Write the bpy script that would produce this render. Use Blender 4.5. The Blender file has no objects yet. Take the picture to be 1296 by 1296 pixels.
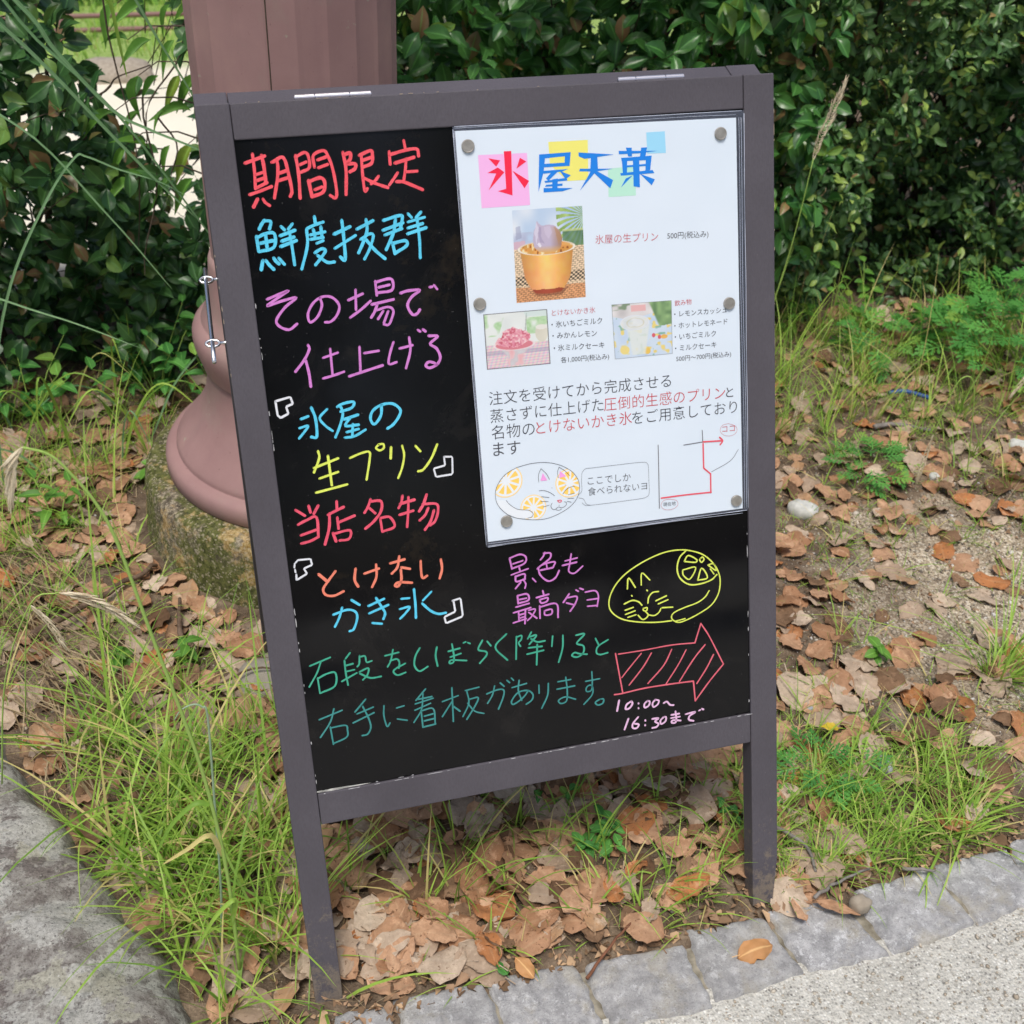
import bpy, math, random
import numpy as np
from mathutils import Vector, Matrix
R_ = math.radians
rng = np.random.default_rng(7)
random.seed(7)
SC = bpy.context.scene
COL = SC.collection

# ------------------------------------------------------------------ camera, sky, sun, exposure
camd = bpy.data.cameras.new('camera')
cam = bpy.data.objects.new('camera', camd); COL.objects.link(cam)
CAM = Vector((-0.32141, -0.79100, 1.24328))
cam.matrix_world = Matrix((
    (0.964758, 0.119025, -0.234680, CAM.x),
    (-0.259980, 0.568917, -0.780220, CAM.y),
    (0.040648, 0.813736, 0.579812, CAM.z),
    (0, 0, 0, 1)))
camd.sensor_width = 36.0
camd.lens = 1497.74 / 1296 * 36.0
camd.clip_start = 0.02; camd.clip_end = 500
camd.dof.use_dof = True
camd.dof.focus_distance = 1.35
camd.dof.aperture_fstop = 11.0
SC.camera = cam

world = bpy.data.worlds.new("World"); SC.world = world; world.use_nodes = True
wn = world.node_tree.nodes; wl = world.node_tree.links
wn.clear()
sky = wn.new('ShaderNodeTexSky'); sky.sky_type = 'NISHITA'; sky.sun_disc = False
SUN_EL, SUN_AZ = 70, 205          # azimuth clockwise from +Y: light comes over the photographer's shoulder
sky.sun_elevation = R_(SUN_EL); sky.sun_rotation = R_(SUN_AZ)
sky.air_density = 1.0; sky.dust_density = 4.0; sky.ozone_density = 1.0
bgn = wn.new('ShaderNodeBackground'); bgn.inputs[1].default_value = 0.14
wo = wn.new('ShaderNodeOutputWorld')
wl.new(sky.outputs[0], bgn.inputs[0]); wl.new(bgn.outputs[0], wo.inputs[0])
sund = bpy.data.lights.new('sun', 'SUN'); sund.energy = 2.6; sund.angle = R_(18); sund.color = (1.0, 0.96, 0.90)
sun = bpy.data.objects.new('sun', sund); COL.objects.link(sun)
sv = Vector((math.sin(R_(SUN_AZ)) * math.cos(R_(SUN_EL)), math.cos(R_(SUN_AZ)) * math.cos(R_(SUN_EL)), math.sin(R_(SUN_EL))))
sun.rotation_euler = sv.to_track_quat('Z', 'Y').to_euler()
sun.location = sv * 20
vs = SC.view_settings
SC.display_settings.display_device = 'sRGB'
vs.view_transform = 'Standard'; vs.look = 'None'; vs.exposure = -0.06; vs.gamma = 1.0; vs.use_curve_mapping = False

# ------------------------------------------------------------------ object helpers
def link(o, parent=None):
    COL.objects.link(o)
    if parent is not None: o.parent = parent
    return o
def tag(o, label=None, cat=None, group=None, kind=None):
    if label: o['label'] = label
    if cat: o['category'] = cat
    if group: o['group'] = group
    if kind: o['kind'] = kind
    return o
def empty(name, loc=(0, 0, 0), label=None, cat=None, group=None, kind=None):
    o = bpy.data.objects.new(name, None); o.empty_display_size = .05
    COL.objects.link(o); o.location = loc
    return tag(o, label, cat, group, kind)
def mesh(name, V, F, mat=None, smooth=False, attrs=None):
    """V (n,3); F list of tuples or an int array of equal-length faces."""
    me = bpy.data.meshes.new(name)
    V = np.asarray(V, dtype=np.float32)
    if isinstance(F, np.ndarray):
        nf, k = F.shape
        me.vertices.add(len(V)); me.vertices.foreach_set('co', V.ravel())
        me.loops.add(nf * k); me.loops.foreach_set('vertex_index', F.astype(np.int32).ravel())
        me.polygons.add(nf); me.polygons.foreach_set('loop_start', np.arange(0, nf * k, k, dtype=np.int32))
        me.update(calc_edges=True)
    else:
        me.from_pydata(V.tolist(), [], F)
    if smooth: me.polygons.foreach_set('use_smooth', np.ones(len(me.polygons), dtype=bool))
    if attrs:
        for k, arr in attrs.items():
            a = me.color_attributes.new(k, 'FLOAT_COLOR', 'POINT')
            a.data.foreach_set('color', np.asarray(arr, dtype=np.float32).ravel())
    if mat: me.materials.append(mat)
    me.update()
    return me
def obj(name, me, parent=None, **kw):
    o = bpy.data.objects.new(name, me)
    link(o, parent)
    return tag(o, **kw)
class MB:
    """collects simple shapes into one mesh"""
    def __init__(s): s.V = []; s.F = []
    def add(s, V, F):
        n = len(s.V); s.V += [tuple(v) for v in V]; s.F += [tuple(i + n for i in f) for f in F]
    def build(s, name, mat, parent=None, smooth=False, bevel=0, **kw):
        me = mesh(name, s.V, s.F, mat, smooth)
        o = obj(name, me, parent, **kw)
        if bevel:
            m = o.modifiers.new('bevel', 'BEVEL'); m.width = bevel; m.segments = 2; m.limit_method = 'ANGLE'; m.angle_limit = R_(35)
        return o
    def hexa(s, P):   # 8 corners: bottom 4 ccw, top 4 ccw
        s.add(P, [(3, 2, 1, 0), (4, 5, 6, 7), (0, 1, 5, 4), (1, 2, 6, 5), (2, 3, 7, 6), (3, 0, 4, 7)])
    def tube(s, P, r, n=8, caps=True):
        P = [Vector(p) for p in P]; rr = r if hasattr(r, '__len__') else [r] * len(P)
        ring = []; up = Vector((.3, .2, .9)).normalized()
        V = []; F = []
        for i, p in enumerate(P):
            d = (P[min(i + 1, len(P) - 1)] - P[max(i - 1, 0)]).normalized()
            a = d.cross(up)
            if a.length < 1e-3: a = d.cross(Vector((1, 0, 0)))
            a.normalize(); b = d.cross(a)
            for k in range(n):
                t = 2 * math.pi * k / n
                V.append(p + (a * math.cos(t) + b * math.sin(t)) * rr[i])
        for i in range(len(P) - 1):
            for k in range(n):
                F.append((i * n + k, i * n + (k + 1) % n, (i + 1) * n + (k + 1) % n, (i + 1) * n + k))
        if caps:
            F.append(tuple(range(n - 1, -1, -1))); F.append(tuple((len(P) - 1) * n + k for k in range(n)))
        s.add(V, F)

# ------------------------------------------------------------------ material helpers
class NT:
    def __init__(s, name):
        s.m = bpy.data.materials.new(name); s.m.use_nodes = True
        s.t = s.m.node_tree; s.n = s.t.nodes; s.n.clear()
        s.out = s.n.new('ShaderNodeOutputMaterial'); s.b = s.n.new('ShaderNodeBsdfPrincipled')
        s.t.links.new(s.b.outputs[0], s.out.inputs[0])
        s.tc = s.n.new('ShaderNodeTexCoord')
    def l(s, a, b): s.t.links.new(a, b)
    def noise(s, scale, detail=4, rough=.55, vec=None, dim='3D', dist=0):
        n = s.n.new('ShaderNodeTexNoise'); n.inputs['Scale'].default_value = scale
        n.inputs['Detail'].default_value = detail; n.inputs['Roughness'].default_value = rough
        n.inputs['Distortion'].default_value = dist
        s.l(vec if vec is not None else s.tc.outputs['Object'], n.inputs['Vector']); return n.outputs[0]
    def vor(s, scale, feat='F1', vec=None):
        n = s.n.new('ShaderNodeTexVoronoi'); n.feature = feat; n.inputs['Scale'].default_value = scale
        s.l(vec if vec is not None else s.tc.outputs['Object'], n.inputs['Vector']); return n
    def ramp(s, fac, stops):
        n = s.n.new('ShaderNodeValToRGB'); e = n.color_ramp.elements
        while len(e) > 1: e.remove(e[-1])
        for i, (p, c) in enumerate(stops):
            if not hasattr(c, '__len__'): c = (c, c, c)
            x = e[0] if i == 0 else e.new(p)
            x.position = p; x.color = (c[0], c[1], c[2], 1)
        s.l(fac, n.inputs[0]); return n.outputs[0]
    def mix(s, fac, a, b, mode='MIX'):
        n = s.n.new('ShaderNodeMix'); n.data_type = 'RGBA'; n.blend_type = mode; n.clamp_factor = True
        for sock, v in ((n.inputs[0], fac), (n.inputs[6], a), (n.inputs[7], b)):
            if isinstance(v, (int, float)): sock.default_value = v
            elif hasattr(v, '__len__'): sock.default_value = (v[0], v[1], v[2], 1)
            else: s.l(v, sock)
        return n.outputs[2]
    def math(s, op, a, b=0, clamp=False):
        n = s.n.new('ShaderNodeMath'); n.operation = op; n.use_clamp = clamp
        for sock, v in ((n.inputs[0], a), (n.inputs[1], b)):
            if isinstance(v, (int, float)): sock.default_value = v
            else: s.l(v, sock)
        return n.outputs[0]
    def attr(s, name):
        n = s.n.new('ShaderNodeAttribute'); n.attribute_name = name; return n
    def sep(s, c):
        n = s.n.new('ShaderNodeSeparateColor'); s.l(c, n.inputs[0]); return n.outputs
    def bump(s, h, strength=.3, dist=.002):
        n = s.n.new('ShaderNodeBump'); n.inputs['Strength'].default_value = strength; n.inputs['Distance'].default_value = dist
        s.l(h, n.inputs['Height']); s.l(n.outputs[0], s.b.inputs['Normal'])
    def set(s, col=None, rough=None, spec=None, metal=None):
        for k, v in (('Base Color', col), ('Roughness', rough), ('Specular IOR Level', spec), ('Metallic', metal)):
            if v is None: continue
            sock = s.b.inputs[k]
            if isinstance(v, (int, float)): sock.default_value = v
            elif hasattr(v, '__len__'): sock.default_value = (v[0], v[1], v[2], 1)
            else: s.l(v, sock)
        return s
def srgb(r, g, b):
    f = lambda c: (c / 255 / 12.92) if c <= 10 else ((c / 255 + .055) / 1.055) ** 2.4
    return (f(r), f(g), f(b))
def flat(name, c, rough=.6, spec=.4, metal=0):
    return NT(name).set(c, rough, spec, metal).m

# ------------------------------------------------------------------ marks on the board and the poster, in board millimetres (x10 in the strings)
HAND=[
('red_line_seasonal', 'red', 3.0, '-1996,-201 -1808,-148/-1918,-124 -1918,-266 -1929,-436/-1837,-143 -1827,-243 -1827,-393/-1908,-309 -1838,-292/-1908,-363 -1836,-345/-1928,-433 -1816,-387/-1989,-485 -1891,-460 -1777,-425/-1922,-530 -1940,-557 -1967,-599/-1871,-534 -1853,-568 -1817,-597/-1750,-208 -1701,-202 -1711,-336 -1765,-531/-1735,-207 -1662,-169 -1627,-197 -1609,-315 -1595,-474 -1616,-527/-1697,-312 -1624,-292/-1708,-377 -1621,-357/-1524,-163 -1515,-335 -1526,-551/-1526,-177 -1441,-140 -1407,-171 -1409,-278 -1491,-315/-1495,-248 -1433,-226/-1360,-277 -1358,-171 -1262,-134 -1223,-182 -1189,-314 -1175,-503 -1191,-572 -1240,-545/-1323,-215 -1242,-193/-1324,-286 -1234,-261/-1429,-396 -1413,-545/-1427,-406 -1319,-377 -1279,-421 -1304,-509 -1405,-542/-1379,-483 -1311,-462/-1078,-163 -1065,-322 -1089,-546/-1066,-184 -1012,-170 -1014,-224 -1049,-265 -974,-273 -979,-316 -1030,-342/-924,-198 -814,-162 -801,-209 -817,-278 -902,-307/-899,-246 -818,-225/-907,-205 -912,-405 -905,-530 -880,-506/-908,-405 -799,-464 -681,-512/-762,-401 -797,-439 -838,-466/-487,-91 -479,-164/-637,-183 -638,-299/-637,-212 -480,-179 -369,-175 -355,-240/-591,-291 -402,-249/-479,-259 -497,-360 -522,-461/-491,-378 -383,-379/-573,-381 -615,-432 -664,-488/-592,-463 -516,-473 -345,-554'),
('cyan_line_fresh', 'cyan', 3.0, '-1883,-728 -1914,-762 -1941,-804/-1888,-731 -1826,-744 -1846,-811/-1975,-870 -1971,-1006/-1977,-884 -1880,-848 -1805,-860 -1826,-982 -1967,-1011/-1888,-852 -1889,-973/-1950,-935 -1827,-920/-1944,-1097 -1969,-1180/-1915,-1100 -1885,-1147 -1851,-1187/-1838,-1084 -1821,-1115 -1797,-1139/-1791,-1088 -1746,-1148/-1733,-798 -1707,-829/-1627,-780 -1670,-825/-1754,-881 -1609,-840/-1745,-932 -1626,-902/-1760,-980 -1608,-937/-1662,-862 -1654,-1010 -1650,-1162/-1412,-732 -1409,-801/-1494,-834 -1415,-805 -1335,-785/-1499,-838 -1509,-993 -1587,-1207/-1472,-895 -1327,-877/-1435,-848 -1426,-928/-1362,-830 -1361,-913/-1473,-936 -1351,-928/-1417,-978 -1354,-958/-1445,-1065 -1378,-1033 -1342,-1054 -1395,-1121 -1452,-1179/-1422,-1092 -1339,-1163 -1268,-1166/-1242,-906 -1084,-848/-1156,-784 -1154,-932 -1162,-1153 -1205,-1125/-1249,-1039 -1039,-934/-1018,-876 -857,-809/-922,-794 -922,-891 -964,-992 -1026,-1100/-993,-975 -905,-931 -867,-952 -915,-1071 -975,-1164/-944,-979 -862,-1090 -774,-1176/-754,-814 -599,-781 -567,-799 -594,-894/-766,-906 -567,-851/-752,-952 -583,-905/-637,-816 -669,-940 -754,-1092/-686,-1032 -672,-1139/-683,-1037 -559,-1022 -552,-1071 -672,-1133/-508,-770 -477,-808/-382,-765 -430,-809/-515,-847 -349,-815/-520,-904 -373,-873/-530,-959 -342,-915/-424,-832 -418,-1021 -426,-1198'),
('pink_line_on_the_spot', 'pink', 2.6, '-1949,-1463 -1840,-1428 -1738,-1399 -1843,-1457 -1957,-1525 -1810,-1491 -1671,-1473 -1787,-1553 -1884,-1666 -1862,-1732 -1775,-1771 -1693,-1723/-1445,-1494 -1435,-1571 -1488,-1673 -1566,-1720 -1576,-1634 -1511,-1534 -1413,-1486 -1323,-1505 -1267,-1587 -1299,-1676 -1364,-1732 -1421,-1734/-1173,-1542 -1028,-1494/-1093,-1450 -1108,-1640/-1172,-1712 -1059,-1645 -957,-1570/-892,-1384 -890,-1522/-890,-1395 -765,-1372 -721,-1395 -737,-1485 -875,-1497/-867,-1447 -756,-1431/-948,-1605 -730,-1576/-896,-1614 -929,-1681 -966,-1731/-912,-1667 -792,-1644 -741,-1683 -764,-1759 -801,-1818 -848,-1810/-843,-1681 -901,-1753/-793,-1686 -846,-1794/-654,-1521 -573,-1505 -459,-1511 -547,-1569 -595,-1650 -555,-1740 -507,-1737 -476,-1700/-357,-1490 -333,-1488/-312,-1474 -284,-1516'),
('pink_line_finish', 'pink', 2.6, '-1611,-1940 -1605,-1983 -1666,-2082 -1763,-2185/-1651,-2084 -1634,-2211 -1631,-2348/-1479,-2078 -1332,-2042/-1401,-1998 -1406,-2259/-1502,-2280 -1406,-2264 -1290,-2236/-1112,-2007 -1127,-2253/-1072,-2074 -925,-2065/-1244,-2288 -1090,-2254 -900,-2214/-770,-1995 -812,-2093 -837,-2205 -758,-2197/-713,-2064 -583,-2045/-608,-1964 -609,-2098 -668,-2267/-514,-1899 -491,-1917/-462,-1899 -438,-1921/-410,-1968 -319,-1982 -401,-2048 -341,-2102 -310,-2193 -349,-2261 -428,-2290 -466,-2260 -430,-2229 -375,-2247 -356,-2269'),
('white_bracket', 'white', 2.0, '-1991,-2455 -1842,-2428 -1826,-2499 -1894,-2520 -1880,-2592 -1959,-2625 -1986,-2598 -1991,-2455'),
('cyan_line_ice_shop', 'cyan', 2.6, '-1651,-2558 -1622,-2673 -1629,-2853 -1684,-2853/-1764,-2660 -1691,-2641/-1790,-2750 -1702,-2736 -1748,-2795 -1805,-2852/-1498,-2591 -1580,-2670 -1532,-2756 -1467,-2816/-1394,-2579 -1336,-2554 -1229,-2547 -1251,-2604 -1365,-2631/-1364,-2567 -1347,-2657 -1392,-2781 -1446,-2885/-1345,-2714 -1198,-2683/-1280,-2705 -1333,-2780 -1201,-2785/-1259,-2773 -1275,-2885/-1327,-2846 -1206,-2828/-1352,-2900 -1253,-2896 -1138,-2844/-951,-2610 -969,-2718 -1042,-2799 -1076,-2738 -1044,-2660 -951,-2610 -838,-2611 -767,-2680 -786,-2748 -850,-2822 -914,-2858'),
('yellow_line_pudding', 'yellow', 2.4, '-1634,-3005 -1631,-3079 -1699,-3218/-1694,-3173 -1443,-3103/-1542,-3066 -1536,-3372/-1650,-3287 -1459,-3243/-1702,-3429 -1532,-3406 -1381,-3384/-1324,-3115 -1207,-3080 -1123,-3077 -1128,-3160 -1180,-3361/-1020,-3011 -974,-3014 -972,-3055 -1016,-3074 -1050,-3045 -1020,-3011/-897,-3056 -912,-3171/-783,-3054 -771,-3155 -805,-3284 -855,-3387/-645,-3074 -601,-3135/-420,-3086 -493,-3224 -586,-3330 -642,-3343'),
('white_bracket', 'white', 2.0, '-360,-3224 -273,-3235 -285,-3420 -461,-3427 -478,-3335 -356,-3317 -360,-3224'),
('red_line_speciality', 'rose', 2.8, '-1927,-3582 -1840,-3654/-1792,-3557 -1781,-3626/-1697,-3567 -1748,-3644/-1918,-3737 -1830,-3703 -1727,-3687 -1731,-3896/-1903,-3854 -1747,-3818/-1910,-3941 -1815,-3928 -1734,-3896/-1507,-3546 -1511,-3626/-1607,-3677 -1534,-3648 -1442,-3616/-1593,-3666 -1612,-3815 -1673,-3985/-1518,-3718 -1518,-3837/-1507,-3771 -1343,-3723/-1579,-3879 -1558,-3968/-1565,-3885 -1420,-3868 -1396,-3906 -1430,-3964 -1520,-3965/-1161,-3573 -1193,-3645 -1237,-3707/-1160,-3594 -1056,-3608 -1067,-3714 -1152,-3812 -1244,-3876/-1183,-3663 -1127,-3727/-1081,-3797 -1074,-3935/-1077,-3785 -982,-3789 -942,-3897 -1068,-3932/-829,-3581 -847,-3650 -881,-3705/-860,-3662 -709,-3639/-768,-3602 -786,-3761 -811,-3921/-876,-3779 -733,-3755/-577,-3602 -619,-3699 -670,-3769/-627,-3698 -486,-3714 -471,-3788 -510,-3895 -568,-3938/-573,-3748 -613,-3820 -673,-3867/-514,-3782 -561,-3896 -627,-3977'),
('white_bracket', 'white', 1.8, '-1965,-4112 -1837,-4118 -1829,-4184 -1916,-4211 -1890,-4270 -1993,-4319/-1965,-4112 -2002,-4146/-2002,-4146 -2010,-4186/-2006,-4209 -2004,-4238/-1999,-4263 -2003,-4318'),
('orange_line_unmelting', 'orange', 2.8, '-1773,-4296 -1692,-4390/-1599,-4288 -1689,-4387 -1746,-4465 -1724,-4530 -1641,-4552 -1539,-4519/-1391,-4294 -1412,-4413 -1384,-4491/-1304,-4360 -1151,-4328/-1174,-4279 -1184,-4413 -1240,-4519/-1025,-4289 -872,-4268/-924,-4226 -955,-4343 -1020,-4404/-914,-4350 -824,-4381/-921,-4375 -927,-4489 -967,-4553 -999,-4539 -954,-4511 -818,-4537/-703,-4311 -709,-4416 -700,-4503 -650,-4484/-488,-4326 -484,-4433 -518,-4534'),
('cyan_line_shaved_ice', 'cyan', 2.6, '-1672,-4759 -1528,-4729 -1445,-4760 -1429,-4834 -1477,-4951 -1524,-4970/-1574,-4695 -1616,-4803 -1671,-4895/-1468,-4629 -1392,-4694/-1298,-4722 -1130,-4669/-1299,-4805 -1091,-4743/-1211,-4647 -1163,-4753 -1133,-4829 -1157,-4893/-1277,-4918 -1179,-4943/-803,-4611 -803,-4793 -811,-4936/-947,-4698 -862,-4703/-973,-4810 -866,-4801 -920,-4867 -979,-4917/-621,-4670 -719,-4753/-729,-4787 -648,-4881 -566,-4931 -485,-4932'),
('white_bracket', 'white', 2.0, '-400,-4808 -312,-4793 -303,-5001 -493,-5052 -504,-4977 -381,-4934 -391,-4809'),
('green_line_stone_steps', 'green', 1.9, '-1979,-5288 -1757,-5228/-1860,-5261 -1915,-5381 -2011,-5522/-1913,-5436 -1908,-5614/-1914,-5445 -1818,-5407 -1723,-5412 -1743,-5558 -1900,-5612/-1546,-5211 -1574,-5242 -1599,-5270/-1613,-5289 -1615,-5417 -1605,-5574/-1608,-5349 -1529,-5341/-1610,-5417 -1520,-5411/-1666,-5521 -1500,-5452/-1450,-5263 -1463,-5352 -1486,-5381/-1449,-5278 -1393,-5277 -1383,-5348 -1327,-5343/-1469,-5446 -1373,-5419 -1389,-5493 -1442,-5543/-1468,-5465 -1360,-5535 -1246,-5538/-1184,-5310 -1032,-5296/-1090,-5253 -1125,-5375 -1166,-5441/-1131,-5378 -1061,-5368 -1036,-5409 -1046,-5477/-973,-5435 -1077,-5475 -1109,-5510 -1067,-5555 -980,-5539/-801,-5285 -855,-5367 -877,-5474 -828,-5551 -735,-5514/-616,-5307 -638,-5405 -626,-5526/-496,-5378 -367,-5363/-479,-5448 -360,-5426/-449,-5299 -438,-5440 -450,-5512 -494,-5519 -477,-5485 -396,-5499 -304,-5519/-322,-5308 -297,-5301/-275,-5312 -250,-5328/-111,-5314 -165,-5413 -86,-5449 -77,-5493 -160,-5576/-59,-5334 -21,-5395/161,-5286 27,-5418 152,-5593'),
('green_line_stone_steps', 'green', 1.9, '272,-5334 250,-5601/275,-5342 330,-5333 323,-5380 292,-5413 310,-5457/443,-5311 398,-5382/409,-5365 499,-5358 412,-5450/434,-5388 503,-5437 590,-5439/400,-5491 554,-5499/377,-5563 569,-5549/501,-5467 479,-5707/682,-5398 666,-5518/800,-5409 788,-5558 733,-5720/951,-5434 1052,-5436 955,-5530 1030,-5575 1026,-5656 955,-5697 892,-5671 925,-5639 985,-5664 1067,-5683/1175,-5510 1206,-5586/1322,-5550 1201,-5610 1179,-5683 1224,-5714 1311,-5706'),
('teal_line_signboard', 'teal', 1.8, '-1951,-5916 -1699,-5852/-1783,-5818 -1838,-5965 -1960,-6123/-1844,-6020 -1833,-6229/-1846,-6033 -1684,-6032 -1667,-6092 -1685,-6173 -1832,-6220/-1438,-5771 -1564,-5896/-1545,-5924 -1365,-5877/-1598,-6021 -1363,-5943/-1477,-5847 -1431,-5987 -1414,-6103 -1456,-6180 -1516,-6187/-1249,-5881 -1261,-6000 -1239,-6131 -1204,-6096/-1116,-5934 -1033,-5923/-1119,-6065 -1015,-6100/-782,-5770 -897,-5884/-872,-5876 -721,-5872/-911,-5925 -707,-5893/-921,-5998 -742,-5947/-814,-5821 -848,-6003 -943,-6140/-853,-6011 -850,-6215/-844,-6017 -718,-6018 -711,-6204/-824,-6087 -727,-6077/-829,-6143 -719,-6135/-850,-6215 -708,-6204/-610,-5953 -430,-5914/-492,-5808 -508,-6210/-505,-5972 -625,-6130/-493,-6031 -424,-6102/-346,-5869 -190,-5856/-329,-5881 -319,-6026 -397,-6173/-310,-5980 -209,-5979 -255,-6076 -356,-6214/-332,-6023 -260,-6132 -159,-6180'),
('teal_line_signboard', 'teal', 1.8, '-110,-5953 18,-5925 84,-5943 74,-6022 10,-6158/-14,-5872 -49,-5980 -110,-6068/51,-5849 92,-5897/128,-5831 158,-5865/180,-5812 204,-5845/180,-5930 349,-5909/267,-5856 250,-5977 281,-6102/361,-6002 298,-6073 185,-6133 166,-6087 248,-6000 358,-5997 413,-6055 396,-6120 329,-6159/489,-5954 486,-6053/599,-5954 581,-6096 504,-6241/710,-5955 861,-5954/695,-6043 903,-6039/804,-5914 813,-6080 797,-6204 731,-6225 706,-6181 791,-6154 904,-6204/1032,-6008 1201,-6005/1112,-5902 1110,-6057 1091,-6131 1038,-6131 1041,-6083 1085,-6062 1115,-6106 1097,-6191 999,-6284/1198,-6255 1235,-6266 1223,-6313 1166,-6325 1136,-6286 1198,-6255'),
('violet_line_view', 'pink', 1.9, '258,-4431 276,-4550/259,-4425 375,-4400 439,-4440 417,-4509 277,-4547/289,-4495 400,-4475/356,-4544 365,-4591/263,-4617 455,-4574/309,-4640 315,-4701 409,-4688/309,-4642 409,-4628 412,-4689/391,-4686 417,-4744 405,-4792/362,-4717 300,-4779/497,-4693 530,-4735/652,-4418 633,-4460 599,-4495/639,-4428 713,-4436 706,-4493 617,-4552/557,-4593 622,-4552 757,-4542 735,-4602/591,-4613 731,-4605/567,-4580 588,-4671 672,-4751 755,-4724 801,-4649/662,-4540 667,-4601/949,-4480 925,-4595 911,-4675 973,-4706 1071,-4639/873,-4550 1013,-4535/843,-4597 1003,-4583'),
('violet_line_best', 'pink', 1.9, '316,-4869 319,-4957/317,-4865 415,-4859 443,-4895 428,-4938 320,-4954/331,-4913 415,-4908/290,-4993 440,-4973/259,-5054 454,-5025/316,-5058 315,-5145/394,-5039 378,-5201/319,-5090 382,-5082/322,-5127 380,-5118/248,-5170 396,-5145/429,-5052 506,-5052 460,-5128 409,-5169/428,-5076 516,-5159/603,-4852 611,-4903/527,-4921 667,-4903/561,-4950 652,-4941 640,-4983 577,-4991 561,-4950/557,-5023 553,-5165/556,-5036 746,-5026 758,-5190/607,-5087 688,-5082 685,-5137 613,-5138 607,-5087/900,-4936 828,-5024/876,-4977 985,-4981 962,-5061 899,-5140/863,-5036 947,-5072/980,-4903 1006,-4923/1026,-4891 1062,-4910/1084,-4945 1197,-4946 1234,-5012 1214,-5133/1101,-5040 1224,-5042/1102,-5115 1214,-5122'),
('yellow_cat_drawing', 'yellow', 1.6, '2087,-5449 1896,-5437 1671,-5394 1486,-5325 1370,-5211 1358,-5078 1429,-4931 1564,-4803 1773,-4696 2000,-4628 2188,-4619 2338,-4650 2489,-4720 2601,-4830 2666,-4944 2689,-5071 2661,-5220 2571,-5340 2415,-5420 2259,-5472 2162,-5481 2091,-5425 2112,-5361 2244,-5316 2399,-5283 2496,-5232 2552,-5160/2125,-5463 2250,-5451/1575,-4985 1595,-4860 1669,-4981/1740,-4965 1753,-4825 1843,-4921/1620,-5069 1627,-5078/1803,-5035 1811,-5043/1531,-5157 1625,-5130 1699,-5157 1739,-5205/1811,-5192 1823,-5124 1871,-5075 1941,-5073/1537,-5233 1635,-5213/1540,-5283 1654,-5258/1567,-5323 1663,-5307/1906,-5179 2034,-5139/1932,-5221 2051,-5189/1978,-5273 2105,-5287/1752,-5245 1799,-5244 1789,-5280 1755,-5269 1752,-5245/1779,-5288 1809,-5331 1785,-5365 1738,-5376 1689,-5317/1806,-5330 1880,-5352 1938,-5323 1963,-5280/2282,-4642 2204,-4714 2172,-4840 2206,-4958 2309,-5046 2443,-5061 2578,-5035 2650,-4980/2259,-4764 2309,-4702 2406,-4763 2392,-4795 2259,-4764/2450,-4761 2479,-4746 2497,-4777 2468,-4806 2446,-4779 2450,-4761/2543,-4850 2611,-4847 2642,-4931 2543,-4850/2571,-4901 2614,-4968/2238,-4863 2394,-4855 2320,-4985 2245,-4927 2238,-4863/2415,-5013 2466,-4876 2534,-5000 2415,-5013'),
('pink_arrow_drawing', 'rose2', 1.6, '1402,-5731 1466,-6220/1434,-5746 1733,-5750 2078,-5745 2363,-5767/2363,-5767 2441,-5541/2441,-5541 2544,-5723 2709,-6091/2709,-6091 2532,-6275 2349,-6492/2349,-6492 2332,-6239/2332,-6239 2063,-6226 1734,-6219 1465,-6235 1367,-6233/1709,-5784 1554,-5942 1464,-6039/1830,-5800 1725,-5953 1549,-6146/2076,-5799 1974,-5977 1775,-6167/2253,-5834 2147,-6008 1995,-6213/2487,-5811 2343,-5963 2160,-6212/2588,-5951 2496,-6109 2374,-6276'),
('pale_pink_hours', 'palepink', 2.1, '1420,-6314 1390,-6442/1566,-6352 1507,-6385 1495,-6438 1543,-6432 1578,-6384 1566,-6352/1651,-6392 1652,-6398/1648,-6451 1650,-6458/1761,-6383 1723,-6415 1725,-6462 1774,-6445 1789,-6398 1761,-6383/1857,-6387 1823,-6424 1831,-6474 1880,-6455 1901,-6409 1857,-6387/1958,-6449 1997,-6437 2035,-6484 2078,-6496/1522,-6563 1469,-6691/1640,-6565 1573,-6637 1571,-6691 1619,-6700 1644,-6660 1598,-6642/1725,-6622 1726,-6628/1721,-6681 1722,-6688/1812,-6622 1888,-6627 1844,-6659 1885,-6697 1861,-6732 1808,-6736/1956,-6622 1912,-6661 1920,-6707 1970,-6683 1981,-6634 1956,-6622/2046,-6616 2144,-6617/2039,-6655 2151,-6656/2100,-6580 2107,-6689 2086,-6725 2047,-6712 2068,-6687 2160,-6709/2226,-6640 2349,-6633 2275,-6670 2264,-6718 2319,-6743/2391,-6625 2407,-6620/2429,-6608 2447,-6621'),
]
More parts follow.
